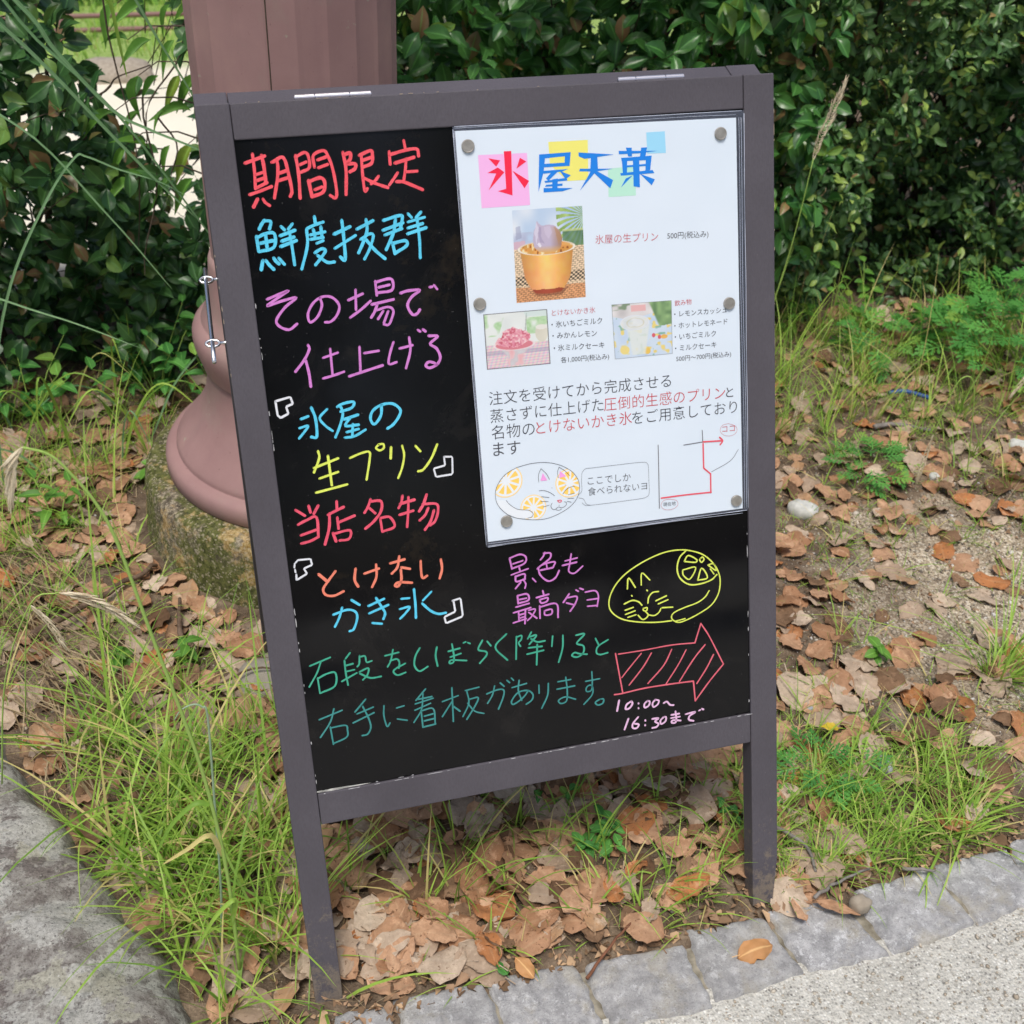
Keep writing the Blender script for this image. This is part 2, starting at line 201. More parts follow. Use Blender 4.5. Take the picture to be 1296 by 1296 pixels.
FILL=[
('pink_square', 'sqpink', '223,-270 716,-281 716,-777 221,-771'),
('yellow_square', 'sqyellow', '940,-191 1348,-196 1335,-577 1114,-574 944,-403'),
('blue_square', 'sqblue', '1966,-162 2165,-162 2170,-372 1970,-366'),
('green_square', 'sqgreen', '1546,-485 1835,-476 1832,-764 1540,-759'),
('title_red', 'tred', '483,-251 558,-252 542,-672 396,-621 482,-605/323,-306 440,-333 396,-389/305,-443 412,-398 475,-447 304,-607 392,-453/641,-321 703,-360 599,-422/556,-437 720,-546 670,-613'),
('title_blue', 'tblue', '839,-303 1165,-301 1152,-335 898,-343 838,-351/1103,-326 1165,-301 1146,-431 1092,-428/887,-395 1148,-397 1138,-431 877,-427/839,-303 900,-325 874,-473 810,-658/867,-461 1128,-459 1070,-480 873,-488/955,-479 1021,-477 918,-559 895,-535/1038,-469 1153,-522 1098,-556/877,-558 1107,-543 1117,-568 884,-575/959,-547 1017,-543 1007,-656 953,-653/891,-595 1063,-594 1062,-616 882,-613/865,-624 1167,-645 1059,-668 862,-666/1244,-309 1614,-352 1306,-374 1246,-347/1373,-355 1439,-356 1441,-481 1240,-676 1357,-506/1242,-490 1252,-465 1600,-488 1415,-502/1416,-491 1595,-598 1561,-675 1398,-516/1666,-321 2077,-346 1874,-357 1669,-353/1745,-295 1806,-299 1806,-383 1764,-380/1906,-305 1969,-305 1949,-392 1890,-388/1688,-390 2016,-388 2007,-429 1695,-421/1696,-399 1754,-402 1745,-539 1701,-536/1954,-392 2016,-390 1995,-525 1943,-529/1710,-466 1997,-464 1996,-484 1709,-485/1673,-536 2020,-528 2039,-559 1680,-561/1813,-398 1881,-400 1878,-687 1811,-674/1806,-566 1675,-676 1729,-592/1883,-556 2042,-621 2006,-676'),
('cat_ear', 'earpink', '645,-3607 675,-3524 720,-3611/853,-3602 863,-3527 932,-3593'),
]
TEXT=[
('氷屋の生プリン', 'txred', 137.7, -121.2, 205.5, -123.5),
('500円(税込み)', 'txdark', 215.7, -122.5, 261.3, -124.2),
('とけないかき氷', 'txred', 87.5, -189.1, 134.2, -190.3),
('・氷いちごミルク', 'txdark', 86.3, -201.2, 141.2, -202.2),
('・みかんレモン', 'txdark', 86.6, -212.7, 134.7, -214.6),
('・氷ミルクセーキ', 'txdark', 87.2, -225.4, 142.3, -227.6),
('各1,000円(税込み)', 'txdark', 94.3, -238.2, 146.9, -239.8),
('飲み物', 'txred', 221.8, -191.7, 240.8, -191.6),
('・レモンスカッシュ', 'txdark', 220.9, -203.3, 280.6, -204.1),
('・ホットレモネード', 'txdark', 220.6, -215.5, 281.1, -216.5),
('・いちごミルク', 'txdark', 220.7, -227.3, 267.7, -228.1),
('・ミルクセーキ', 'txdark', 220.8, -239.4, 268.0, -240.1),
('500円〜700円(税込み)', 'txdark', 221.7, -250.3, 284.8, -251.5),
('注文を受けてから完成させる', 'txdark', 15.4, -274.1, 215.0, -276.9),
('蒸さずに仕上げた', 'txdark', 15.3, -292.7, 138.2, -294.0),
('圧倒的生感のプリン', 'txred', 138.8, -294.5, 277.1, -296.9),
('と', 'txdark', 278.1, -295.9, 291.8, -296.5),
('名物の', 'txdark', 15.4, -310.3, 61.6, -310.9),
('とけないかき氷', 'txred', 63.3, -310.7, 169.4, -311.9),
('をご用意しており', 'txdark', 169.7, -312.7, 290.7, -314.0),
('ます', 'txdark', 15.6, -328.4, 44.9, -329.2),
('ここでしか', 'txdark', 116.6, -372.6, 165.3, -374.3),
('食べられないヨ', 'txdark', 116.3, -384.5, 183.6, -386.5),
('ココ', 'txred', 273.0, -334.0, 287.7, -334.3),
('現在地', 'txdark', 201.7, -408.2, 216.3, -408.7),
]
PLINE=[
('cat_outline', 'txdark', 0.45, '400,-3428 561,-3406 721,-3416 869,-3464 994,-3548 1060,-3648 1071,-3747 1038,-3851 951,-3937 827,-3996 683,-4031 532,-4022 362,-3980 249,-3915 170,-3818 144,-3718 164,-3614 234,-3517 312,-3464 400,-3428/257,-3771 298,-3825 379,-3885 496,-3912 541,-3956 523,-3988 479,-3996/625,-3617 628,-3537 658,-3475/658,-3475 714,-3538 744,-3604/842,-3600 838,-3533 857,-3484/857,-3484 919,-3532 970,-3593/622,-3713 681,-3719 744,-3751 790,-3790/883,-3783 918,-3742 963,-3721 1018,-3715/644,-3781 728,-3801/634,-3831 716,-3846/653,-3898 725,-3886/942,-3800 1011,-3793/934,-3842 1002,-3846/927,-3872 970,-3887/758,-3867 742,-3897 755,-3932 787,-3941 826,-3920 863,-3934 908,-3915 916,-3883 894,-3872/797,-3948 829,-3958 857,-3949/833,-3899 835,-3905/765,-3698 767,-3703/913,-3684 915,-3689'),
('cat_nose', 'rose', 0.9, '819,-3848 858,-3848 860,-3865 837,-3869 819,-3848'),
('speech_bubble', 'txdark', 0.3, '1057,-3851 1108,-3871 1138,-3930 1181,-3950'),
('speech_bubble', 'txdark', 0.3, '1091,-3909 1120,-3939 1165,-3950 1424,-3955 1733,-3956/1733,-3956 1818,-3948 1859,-3908 1861,-3757 1862,-3622/1862,-3622 1852,-3576 1795,-3550 1519,-3543 1231,-3540/1231,-3540 1156,-3538 1125,-3556 1106,-3583/1106,-3583 1098,-3671 1095,-3775 1059,-3815 1038,-3842'),
('map_road', 'grey', 0.9, '1981,-3383 1978,-3697 1971,-4095/2277,-3420 2491,-3413/2495,-3282 2499,-3414'),
('map_road', 'grey', 0.5, '2594,-3762 2819,-3666 2917,-3548'),
('map_route', 'maproute', 1.7, '1997,-3982 2280,-3984 2586,-3994/2581,-3998 2583,-3784/2583,-3784 2503,-3708/2503,-3708 2502,-3433/2502,-3412 2728,-3427/2697,-3385 2733,-3428 2703,-3468'),
('map_ring', 'txred', 0.3, '2803,-3244 2889,-3285 2901,-3346 2840,-3384 2753,-3370 2706,-3315 2731,-3258 2803,-3244/2098,-4006 2176,-4035 2185,-4090 2118,-4127 2031,-4115 1991,-4064 2027,-4012 2098,-4006'),
]
CATBODY='400,-3428 561,-3406 721,-3416 869,-3464 994,-3548 1060,-3648 1071,-3747 1038,-3851 951,-3937 827,-3996 683,-4031 532,-4022 362,-3980 249,-3915 170,-3818 144,-3718 164,-3614 234,-3517 312,-3464'
CATTAIL='257,-3771 298,-3825 379,-3885 496,-3912 541,-3956 523,-3988 479,-4000 362,-3980 259,-3922 170,-3818 149,-3751'
SLICES=[(26.9, -355.9, 18.1), (54.9, -389.0, 14.3), (96.6, -367.3, 16.0)]
PHOTOS=[('pudding_photo', [(52.7, -81.6), (125.6, -82.4), (124.7, -173.1), (51.3, -172.4)]), ('shaved_ice_photo', [(15.8, -180.6), (82.8, -181.5), (83.1, -237.7), (15.5, -236.7)]), ('drink_photo', [(152.1, -183.6), (218.4, -185.2), (217.9, -241.3), (153.3, -240.5)])]
MAGNETS=[(12.7, -18.1), (276.5, -22.1), (12.8, -169.8), (283.2, -194.3), (24.4, -399.6), (288.2, -413.0)]
LAM=[(-0.7, 0.6), (303.1, -1.2), (303.3, -426.0), (0.8, -425.6)]
PAPER=[(1.3, -3.5), (294.3, -7.6), (296.1, -423.2), (2.9, -419.8)]

# ------------------------------------------------------------------ materials
M = {}
def _paint():
    t = NT('frame_paint')
    n = t.noise(9, 5); n2 = t.noise(220, 2)
    c = t.ramp(n, [(.3, (.077, .071, .084)), (.7, (.097, .090, .106))])
    c = t.mix(t.ramp(t.noise(2.5, 2), [(.55, 0), (.75, .35)]), c, (.074, .064, .072))
    v = t.n.new('ShaderNodeMapping'); v.inputs['Scale'].default_value = (600, 600, 12); t.l(t.tc.outputs['Object'], v.inputs[0])
    g = t.noise(1, 3, vec=v.outputs[0])
    c = t.mix(t.ramp(t.noise(380, 1), [(.78, 0), (.82, .5)]), c, (.22, .20, .20))
    sz = t.n.new('ShaderNodeSeparateXYZ'); t.l(t.tc.outputs['Object'], sz.inputs[0])
    mud = t.math('SUBTRACT', t.noise(70, 8, .8), t.math('MULTIPLY', sz.outputs[2], 1.6))
    c = t.mix(t.ramp(mud, [(.40, 0), (.52, .6)]), c, (.26, .21, .15))
    c = t.mix(t.ramp(g, [(.35, .25), (.6, 0)]), c, (.060, .052, .060))
    t.set(c, .62, .28); t.bump(t.math('ADD', t.math('MULTIPLY', g, 1.5), n2), .3, .0008)
    return t.m
M['paint'] = _paint()
def _pan():
    t = NT('blackboard_gloss')
    c = t.ramp(t.noise(5, 5), [(.35, (.0035, .0035, .0045)), (.7, (.0065, .0065, .0075))])
    sm = t.ramp(t.noise(11, 9, .72, dist=.6), [(.55, 0), (.75, .55)])
    c = t.mix(sm, c, (.022, .020, .019)); c = t.mix(t.ramp(t.noise(4.2, 9, .75, dist=.8), [(.60, 0), (.72, .5)]), c, (.045, .033, .020))
    c = t.mix(t.ramp(t.noise(520, 0), [(.84, 0), (.87, .5)]), c, (.08, .08, .08))
    t.set(c, t.ramp(t.noise(6, 4), [(.35, .05), (.7, .16)]), .26)
    t.bump(t.noise(3.5, 2), .25, .004)
    return t.m
M['panel'] = _pan()
def marker(name, c):
    t = NT('marker_' + name)
    n = t.noise(90, 3)
    col = t.mix(t.ramp(n, [(.35, 0), (.75, .35)]), c, tuple(x * .62 for x in c))
    col = t.mix(t.ramp(t.noise(420, 4, .8), [(.52, 0), (.68, .5)]), col, tuple(x * .45 for x in c))
    col = t.mix(t.ramp(t.noise(35, 3), [(.5, 0), (.7, .3)]), col, tuple(min(1, x * 1.15 + .06) for x in c))
    t.set(col, .5, .3); return t.m
for k, c in dict(red=srgb(240, 88, 100), rose=srgb(232, 88, 112), rose2=srgb(226, 106, 122), cyan=srgb(92, 205, 238), pink=srgb(208, 128, 205), white=srgb(225, 228, 235),
                 yellow=srgb(222, 236, 100), orange=srgb(235, 132, 108), green=srgb(66, 168, 140), teal=srgb(62, 140, 138), palepink=srgb(232, 190, 225)).items():
    M[k] = marker(k, c)
for k, c in dict(sqpink=srgb(236, 178, 226), sqyellow=srgb(232, 226, 118), sqblue=srgb(152, 210, 238), sqgreen=srgb(180, 226, 206), tred=srgb(238, 42, 74), tblue=srgb(34, 128, 222),
                 txred=srgb(196, 74, 84), txdark=srgb(62, 62, 70), grey=srgb(105, 105, 112), maproute=srgb(226, 90, 104), earpink=srgb(238, 160, 222), slice=srgb(248, 206, 104), ring=srgb(246, 214, 150), catwhite=srgb(226, 232, 238)).items():
    M[k] = flat('print_' + k, c, .45, .3)
def _paper():
    t = NT('poster_paper'); t.set(t.ramp(t.noise(6, 3), [(.3, (.68, .77, .865)), (.7, (.71, .79, .88))]), .35, .35); t.b.inputs['Coat Weight'].default_value = .8; t.b.inputs['Coat Roughness'].default_value = .06
    t.bump(t.noise(7, 2), .5, .006); return t.m
M['paper'] = _paper()
def _film():
    t = NT('laminate_film'); t.set((.16, .18, .24), .12, .9); t.bump(t.noise(26, 3, dist=1.0), .55, .004)
    tr = t.n.new('ShaderNodeBsdfTransparent'); mx = t.n.new('ShaderNodeMixShader')
    mx.inputs[0].default_value = .42
    t.l(tr.outputs[0], mx.inputs[1]); t.l(t.b.outputs[0], mx.inputs[2]); t.l(mx.outputs[0], t.out.inputs[0]); return t.m
M['film'] = _film()
M['filmedge'] = flat('laminate_edge', (.55, .60, .72), .2, .8)
M['photo'] = None
def _photo():
    t = NT('printed_photo'); a = t.attr('Col'); t.set(a.outputs['Color'], .4, .3); return t.m
M['photo'] = _photo()
def _magnet():
    t = NT('magnet_metal'); t.set(t.ramp(t.noise(160, 3), [(.3, (.32, .30, .27)), (.7, (.44, .42, .38))]), .42, .5, .55); return t.m
M['magnet'] = _magnet()
M['steel'] = flat('zinc_steel', (.62, .64, .68), .25, .5, .95)
M['hinge'] = flat('hinge_steel', (.72, .70, .74), .3, .5, .85)
M['chip'] = flat('bare_wood_chip', (.42, .34, .25), .9, .2)
M['chipw'] = flat('peeled_edge', (.50, .50, .52), .8, .2)
def _pole():
    t = NT('post_paint')
    c = t.ramp(t.noise(7, 6, .6), [(.25, (.27, .158, .152)), (.55, (.33, .20, .19)), (.8, (.39, .245, .215))])
    v = t.n.new('ShaderNodeMapping'); v.inputs['Scale'].default_value = (14, 14, 1.2); t.l(t.tc.outputs['Object'], v.inputs[0])
    st = t.noise(1.6, 5, .6, vec=v.outputs[0])
    c = t.mix(t.ramp(st, [(.55, 0), (.75, .45)]), c, (.26, .155, .155))
    c = t.mix(t.ramp(t.noise(30, 5, .7), [(.66, 0), (.70, .7)]), c, (.36, .37, .27))
    c = t.mix(t.ramp(t.noise(75, 6, .8), [(.64, 0), (.68, .6)]), c, (.17, .095, .085))
    c = t.mix(t.ramp(t.noise(5, 9, .75, dist=.4), [(.52, 0), (.66, .5)]), c, (.30, .24, .20))
    c = t.mix(t.ramp(t.noise(130, 5, .8), [(.66, 0), (.69, .7)]), c, (.14, .085, .075))
    t.set(c, t.ramp(t.noise(20, 5), [(.3, .5), (.7, .8)]), .3); t.bump(t.noise(120, 4), .12, .001); return t.m
M['pole'] = _pole()
def _conc():
    t = NT('mossy_concrete')
    ge = t.n.new('ShaderNodeNewGeometry'); P = ge.outputs['Position']
    c = t.ramp(t.noise(70, 10, .85, vec=P), [(.40, (0.0653, 0.0551, 0.0406)), (.5, (0.217, 0.181, 0.131)), (.60, (0.58, 0.507, 0.377))])
    c = t.mix(t.ramp(t.noise(9, 10, .75, vec=P), [(.42, 0), (.48, .85)]), c, t.ramp(t.noise(110, 6, .8, vec=P), [(.42, (0.0508, 0.0653, 0.0116)), (.6, (0.217, 0.239, 0.0653))]))
    c = t.mix(t.ramp(t.noise(13, 10, .75, vec=P), [(.53, 0), (.58, .75)]), c, t.ramp(t.noise(120, 6, .8, vec=P), [(.42, (0.377, 0.217, 0.058)), (.6, (0.87, 0.667, 0.348))]))
    c = t.mix(t.ramp(t.noise(7, 9, .72, vec=P), [(.56, 0), (.62, .7)]), c, t.ramp(t.noise(100, 6, .8, vec=P), [(.42, (0.0508, 0.0435, 0.0319)), (.6, (0.203, 0.174, 0.131))]))
    sp = t.vor(330, vec=P); c = t.mix(t.ramp(t.sep(sp.outputs['Color'])[0], [(.86, 0), (.90, .6)]), c, (0.609, 0.536, 0.392))
    t.set(c, .95, .15); t.bump(t.noise(190, 9, .85, vec=P), 1.0, .005); return t.m
M['concrete'] = _conc()
def _slab():
    t = NT('grey_footing_stone')
    c = t.ramp(t.noise(12, 6, .65), [(.3, (.24, .215, .175)), (.7, (.44, .41, .35))])
    t.set(c, .95, .15); t.bump(t.noise(70, 6, .7), .7, .004); return t.m
M['slab'] = _slab()
def _rock():
    t = NT('lichen_rock')
    ge = t.n.new('ShaderNodeNewGeometry'); P = ge.outputs['Position']
    fine = t.noise(180, 10, .85, vec=P)
    c = t.ramp(t.noise(45, 12, .85, vec=P), [(.40, (.24, .21, .19)), (.5, (.46, .43, .39)), (.60, (.66, .64, .58))])
    crust = t.ramp(fine, [(.40, (.48, .47, .42)), (.52, (.76, .75, .69)), (.62, (.88, .87, .82))])
    c = t.mix(t.ramp(t.noise(10, 11, .72, vec=P), [(.485, 0), (.505, .9)]), c, crust)
    c = t.mix(t.ramp(t.noise(15, 11, .70, vec=P), [(.57, 0), (.585, .9)]), c, t.ramp(fine, [(.40, (.46, .44, .34)), (.6, (.80, .78, .66))]))
    c = t.mix(t.ramp(t.noise(12, 10, .74, vec=P), [(.55, 0), (.57, .85)]), c, t.ramp(fine, [(.40, (.16, .135, .125)), (.6, (.38, .33, .30))]))
    c = t.mix(t.ramp(t.noise(8.5, 7, .6, vec=P), [(.665, 0), (.675, .9)]), c, (.12, .135, .165))
    c = t.mix(t.ramp(t.noise(60, 6, .7, vec=P), [(.665, 0), (.68, .9)]), c, (.86, .86, .83))
    c = t.mix(t.ramp(t.noise(260, 5, .8, vec=P), [(.56, 0), (.60, .7)]), c, (.10, .09, .08))
    t.set(c, .95, .15); t.bump(t.noise(110, 14, .88, vec=P), 1.0, .007); return t.m
M['rock'] = _rock()
def _sett():
    t = NT('granite_sett')
    ge = t.n.new('ShaderNodeNewGeometry'); P = ge.outputs['Position']; oi = t.n.new('ShaderNodeObjectInfo')
    c = t.ramp(t.noise(38, 12, .80, vec=P), [(.36, (.24, .24, .245)), (.5, (.38, .38, .385)), (.64, (.56, .56, .56))])
    c = t.mix(t.ramp(t.noise(50, 12, .85, vec=P), [(.53, 0), (.585, .75)]), c, (.72, .73, .74))
    c = t.mix(t.ramp(t.noise(24, 10, .78, vec=P), [(.58, 0), (.63, .7)]), c, (.23, .225, .205))
    c = t.mix(t.ramp(t.noise(12, 8, .7, vec=P), [(.52, 0), (.62, .65)]), c, (.42, .39, .32))
    c = t.mix(t.math('MULTIPLY', oi.outputs['Random'], .35), c, (.30, .295, .28))
    c = t.mix(t.ramp(t.noise(480, 3, vec=P), [(.55, 0), (.68, .45)]), c, (.15, .15, .15))
    t.set(c, .9, .2); t.bump(t.noise(160, 10, .8, vec=P), .9, .003); return t.m
M['sett'] = _sett()
def _path():
    t = NT('exposed_aggregate_path')
    ge = t.n.new('ShaderNodeNewGeometry'); P = ge.outputs['Position']
    v = t.vor(260, vec=P)
    c = t.ramp(t.noise(9, 10, .75, vec=P), [(.36, (0.475, 0.462, 0.416)), (.64, (0.739, 0.726, 0.66))])
    sp = t.ramp(t.sep(v.outputs['Color'])[0], [(.0, (0.161, 0.155, 0.144)), (.2, (0.437, 0.425, 0.38)), (.6, (0.621, 0.609, 0.552)), (1, (0.92, 0.92, 0.862))])
    c = t.mix(t.ramp(v.outputs['Distance'], [(.30, .85), (.5, .1)]), c, sp)
    c = t.mix(t.ramp(t.noise(90, 8, .8, vec=P), [(.54, 0), (.62, .6)]), c, (.24, .23, .205))
    c = t.mix(t.ramp(t.noise(120, 8, .8, vec=P), [(.56, 0), (.63, .6)]), c, (.74, .73, .68))
    t.set(c, .95, .15); t.bump(t.math('ADD', v.outputs['Distance'], t.noise(200, 6, .8, vec=P)), .8, .004); return t.m
M['path'] = _path()
def _ground():
    t = NT('ground_soil_and_sand')
    ge = t.n.new('ShaderNodeNewGeometry'); P = ge.outputs['Position']
    sx = t.n.new('ShaderNodeSeparateXYZ'); t.l(P, sx.inputs[0])
    soil = t.ramp(t.noise(22, 8, .72, vec=P), [(.3, (0.0585, 0.0416, 0.0286)), (.5, (0.15, 0.111, 0.078)), (.68, (0.312, 0.24, 0.169))])
    v = t.vor(280, vec=P)
    sand = t.ramp(t.sep(v.outputs['Color'])[1], [(0, (.20, .165, .12)), (.4, (.40, .33, .24)), (.75, (.60, .51, .38)), (1, (.76, .70, .58))])
    # gravelly patch right of the board
    d = t.n.new('ShaderNodeVectorMath'); d.operation = 'DISTANCE'; t.l(P, d.inputs[0]); d.inputs[1].default_value = (.95, .42, 0)
    nz = t.noise(7, 5, vec=P)
    g = t.math('SUBTRACT', t.math('ADD', nz, .24), t.math('MULTIPLY', d.outputs['Value'], 1.25))
    c = t.mix(t.ramp(g, [(.25, 0), (.55, .95)]), soil, sand)
    far = t.ramp(t.noise(.9, 4, vec=P), [(.3, (.82, .76, .60)), (.7, (.90, .85, .70))])  # sand beyond the gap: very pale colour stands in for sunlight there
    yy = t.math('ADD', sx.outputs[1], t.math('MULTIPLY', t.noise(3, 3, vec=P), .5))
    yy = t.math('SUBTRACT', yy, t.math('MULTIPLY', t.math('MAXIMUM', t.math('SUBTRACT', sx.outputs[0], .12), 0), 6))
    k = t.n.new('ShaderNodeMapRange'); k.inputs['From Min'].default_value = 2.25; k.inputs['From Max'].default_value = 2.5; t.l(yy, k.inputs[0])
    c = t.mix(k.outputs[0], c, far)
    k2 = t.n.new('ShaderNodeMapRange'); k2.inputs['From Min'].default_value = 7.0; k2.inputs['From Max'].default_value = 7.9
    t.l(t.math('ADD', sx.outputs[1], t.math('MULTIPLY', t.noise(.9, 4, vec=P), 1.6)), k2.inputs[0])
    lawn = t.ramp(t.noise(14, 4, vec=P), [(.3, (.20, .30, .07)), (.7, (.38, .50, .16))])
    c = t.mix(k2.outputs[0], c, lawn)
    t.set(c, .97, .1)
    t.bump(t.math('ADD', t.noise(90, 7, .75, vec=P), v.outputs['Distance']), .6, .004); return t.m
M['ground'] = _ground()
def leafmat(name, lo, hi, alt, altp, rough=.38, spec=.5, vein=.5, trans=.25, spots=None):
    """Col: r = per-leaf random, g = |across| 0..1, b = along"""
    t = NT(name); a = t.sep(t.attr('Col').outputs['Color'])
    oi = t.n.new('ShaderNodeObjectInfo')
    r = t.math('FRACT', t.math('ADD', a[0], oi.outputs['Random']))
    r2 = t.math('FRACT', t.math('MULTIPLY', r, 7.31))
    c = t.ramp(r, [(0, lo), (1, hi)])
    c = t.mix(t.ramp(r2, [(1 - altp - .02, 0), (1 - altp, 1)]), c, alt)
    P_ = t.n.new('ShaderNodeNewGeometry').outputs['Position']; nz = t.noise(150 if spots else 60, 5, .7, vec=P_)
    c = t.mix(t.ramp(nz, [(.35, 0), (.7, .35)]), c, tuple(x * .6 for x in lo))
    if 'evergreen' in name: c = t.mix(t.ramp(t.math('FRACT', t.math('MULTIPLY', r, 13.7)), [(.955, 0), (.965, .85)]), c, (.30, .17, .08))
    c = t.mix(t.ramp(a[1], [(.0, vein), (.14, 0)]), c, tuple(min(1, x * 2.2 + .03) for x in hi))
    if spots: c = t.mix(t.ramp(t.noise(26, 8, .75, vec=P_), [(.42, 0), (.62, .55)]), c, tuple(x * .66 for x in lo)); c = t.mix(t.ramp(t.noise(40, 6, .7, vec=P_), [(.55, 0), (.65, .45)]), c, tuple(min(1, x * 1.25) for x in hi))
    if spots: c = t.mix(t.ramp(t.noise(170, 4, vec=P_), [(.63, 0), (.67, .8)]), c, spots)
    t.set(c, rough, spec)
    if trans:
        tl = t.n.new('ShaderNodeBsdfTranslucent'); t.l(c, tl.inputs[0])
        mx = t.n.new('ShaderNodeMixShader'); mx.inputs[0].default_value = trans
        t.l(t.b.outputs[0], mx.inputs[1]); t.l(tl.outputs[0], mx.inputs[2]); t.l(mx.outputs[0], t.out.inputs[0])
    t.bump(nz, .6 if spots else .15, .002 if spots else .001)
    return t.m
M['leaf_big'] = leafmat('evergreen_leaf_big', (0.0355, 0.125, 0.03), (0.0888, 0.253, 0.0492), (0.205, 0.355, 0.0547), .07, .30, .5, .5)
M['leaf_small'] = leafmat('evergreen_leaf_small', (0.0576, 0.137, 0.049), (0.151, 0.295, 0.0864), (0.374, 0.518, 0.115), .16, .36, .45, .3)
M['leaf_dark'] = leafmat('evergreen_leaf_dark', (0.0275, 0.0938, 0.0275), (0.075, 0.188, 0.045), (0.175, 0.312, 0.0625), .08, .34, .5, .45)
M['leaf_bright'] = leafmat('fresh_leaf', (.090, .25, .035), (.18, .40, .06), (.30, .42, .06), .10, .5, .35, .4, .35)
M['leaf_lush'] = leafmat('lush_weed_leaf', (0.0739, 0.271, 0.0554), (0.154, 0.443, 0.0862), (0.308, 0.517, 0.0862), .08, .55, .3, .4, .35)
M['grass'] = leafmat('grass_blade', (0.185, 0.369, 0.0496), (0.482, 0.708, 0.12), (0.736, 0.624, 0.255), .14, .5, .35, .0, .35)
M['grass_blue'] = leafmat('bluish_grass_blade', (0.14, 0.294, 0.126), (0.252, 0.434, 0.21), (0.308, 0.42, 0.168), .1, .5, .35, .3, .25)
M['straw'] = leafmat('dry_straw', (.26, .19, .10), (.50, .40, .25), (.16, .11, .06), .2, .8, .2, 0, .1)
M['dry_leaf'] = leafmat('dry_brown_leaf', (.36, .185, .095), (.64, .405, .255), (.50, .20, .07), .09, .75, .25, .07, .08, spots=(.14, .07, .035))
M['dry_grey'] = leafmat('dry_greyish_leaf', (.40, .29, .205), (.62, .50, .38), (.46, .27, .14), .12, .8, .2, .06, .05, spots=(.16, .10, .06))
M['dry_dark'] = leafmat('decayed_leaf', (.14, .080, .045), (.32, .20, .12), (.40, .17, .06), .1, .85, .2, .07, .05, spots=(.07, .04, .02))
M['yellow_leaf'] = leafmat('yellow_leaf', (.62, .46, .03), (.66, .50, .05), (.6, .45, .05), .01, .5, .3, .3, .15)
M['orange_leaf'] = leafmat('orange_leaf', (.52, .26, .10), (.56, .30, .13), (.5, .25, .1), .01, .6, .3, .5, .1)
def _bark(name, a, b):
    t = NT(name); t.set(t.ramp(t.noise(60, 5, .7), [(.3, a), (.7, b)]), .9, .15); t.bump(t.noise(160, 4), .5, .002); return t.m
M['bark'] = _bark('shrub_bark', (.045, .035, .025), (.13, .10, .075))
M['twig'] = _bark('twig_bark', (.07, .045, .03), (.20, .14, .10))
M['twig_red'] = _bark('reddish_twig', (.14, .06, .035), (.26, .12, .07))
M['twig_grey'] = _bark('grey_twig', (.14, .125, .11), (.30, .28, .26))
M['seed'] = _bark('seed_head', (.50, .40, .25), (.82, .74, .56))
M['stem'] = flat('green_stem', (.33, .50, .11), .5, .3)
M['stem_blue'] = flat('bluish_stem', (.30, .42, .27), .5, .3)
def _peb():
    t = NT('pebble'); a = t.sep(t.attr('Col').outputs['Color'])
    t.set(t.ramp(a[0], [(0, (.10, .09, .08)), (.35, (.24, .20, .16)), (.65, (.42, .36, .28)), (.9, (.55, .50, .42)), (1, (.65, .64, .62))]), .85, .25); return t.m
M['pebble'] = _peb()
def stone(name, a, b):
    t = NT(name); t.set(t.ramp(t.noise(60, 5), [(.3, a), (.7, b)]), .85, .25); t.bump(t.noise(200, 4), .4, .001); return t.m
M['stone_white'] = stone('pale_stone', (.40, .41, .38), (.68, .68, .64))
M['stone_tan'] = stone('tan_stone', (.26, .22, .17), (.40, .35, .28))
M['stone_blue'] = stone('bluish_stone', (.26, .29, .33), (.42, .44, .47))
M['debris'] = leafmat('leaf_crumbs', (0.156, 0.0975, 0.0546), (0.442, 0.286, 0.182), (0.572, 0.39, 0.234), .15, .9, .15, 0, 0)
M['rail'] = flat('rail_paint', (.24, .13, .12), .6, .3)
M['bluep'] = flat('blue_plastic', (.03, .09, .30), .45, .4)
M['mortar'] = stone('joint_mortar', (.10, .088, .06), (.38, .35, .28))
def vnoise(x, y, s, seed=0):
    r = np.random.default_rng(seed); G = r.random((64, 64)); u = x * s; v = y * s
    i = np.floor(u).astype(int); j = np.floor(v).astype(int); fu = u - i; fv = v - j
    fu = fu * fu * (3 - 2 * fu); fv = fv * fv * (3 - 2 * fv)
    g = lambda a, b: G[a % 64, b % 64]
    return (g(i, j) * (1 - fu) + g(i + 1, j) * fu) * (1 - fv) + (g(i, j + 1) * (1 - fu) + g(i + 1, j + 1) * fu) * fv

# ------------------------------------------------------------------ the setting: ground, path, kerb
def ground_z(x, y):
    z = -max(0.0, y - 2.1) * .165
    if -0.3 < y < 3 and abs(x) < 2.5:
        z += .006 * math.sin(x * 9.1 + y * 5.3) + .005 * math.sin(x * 3.7 - y * 11.2 + 1)
    t = (y - (-.03 + .056 * x))
    if t < 0.03: z = min(z, -.004)
    if t < -.02: z = -.045
    return z
def grid_sheet(name, xs, ys, zf, mat, **kw):
    V = [(x, y, zf(x, y)) for y in ys for x in xs]; nx = len(xs)
    F = np.array([(j * nx + i, j * nx + i + 1, (j + 1) * nx + i + 1, (j + 1) * nx + i) for j in range(len(ys) - 1) for i in range(nx - 1)])
    return obj(name, mesh(name, V, F, mat, True), **kw)
xs = [-60, -30, -15, -8, -5, -3.5] + list(np.linspace(-2.4, 3.2, 150)) + [4, 5, 8, 15, 30, 60]
ys = [-.5] + list(np.linspace(-.12, 2.6, 90)) + list(np.linspace(2.7, 12, 30)) + [20, 40, 80]
grid_sheet('ground', xs, ys, lambda x, y: ground_z(x, y), M['ground'], kind='structure')
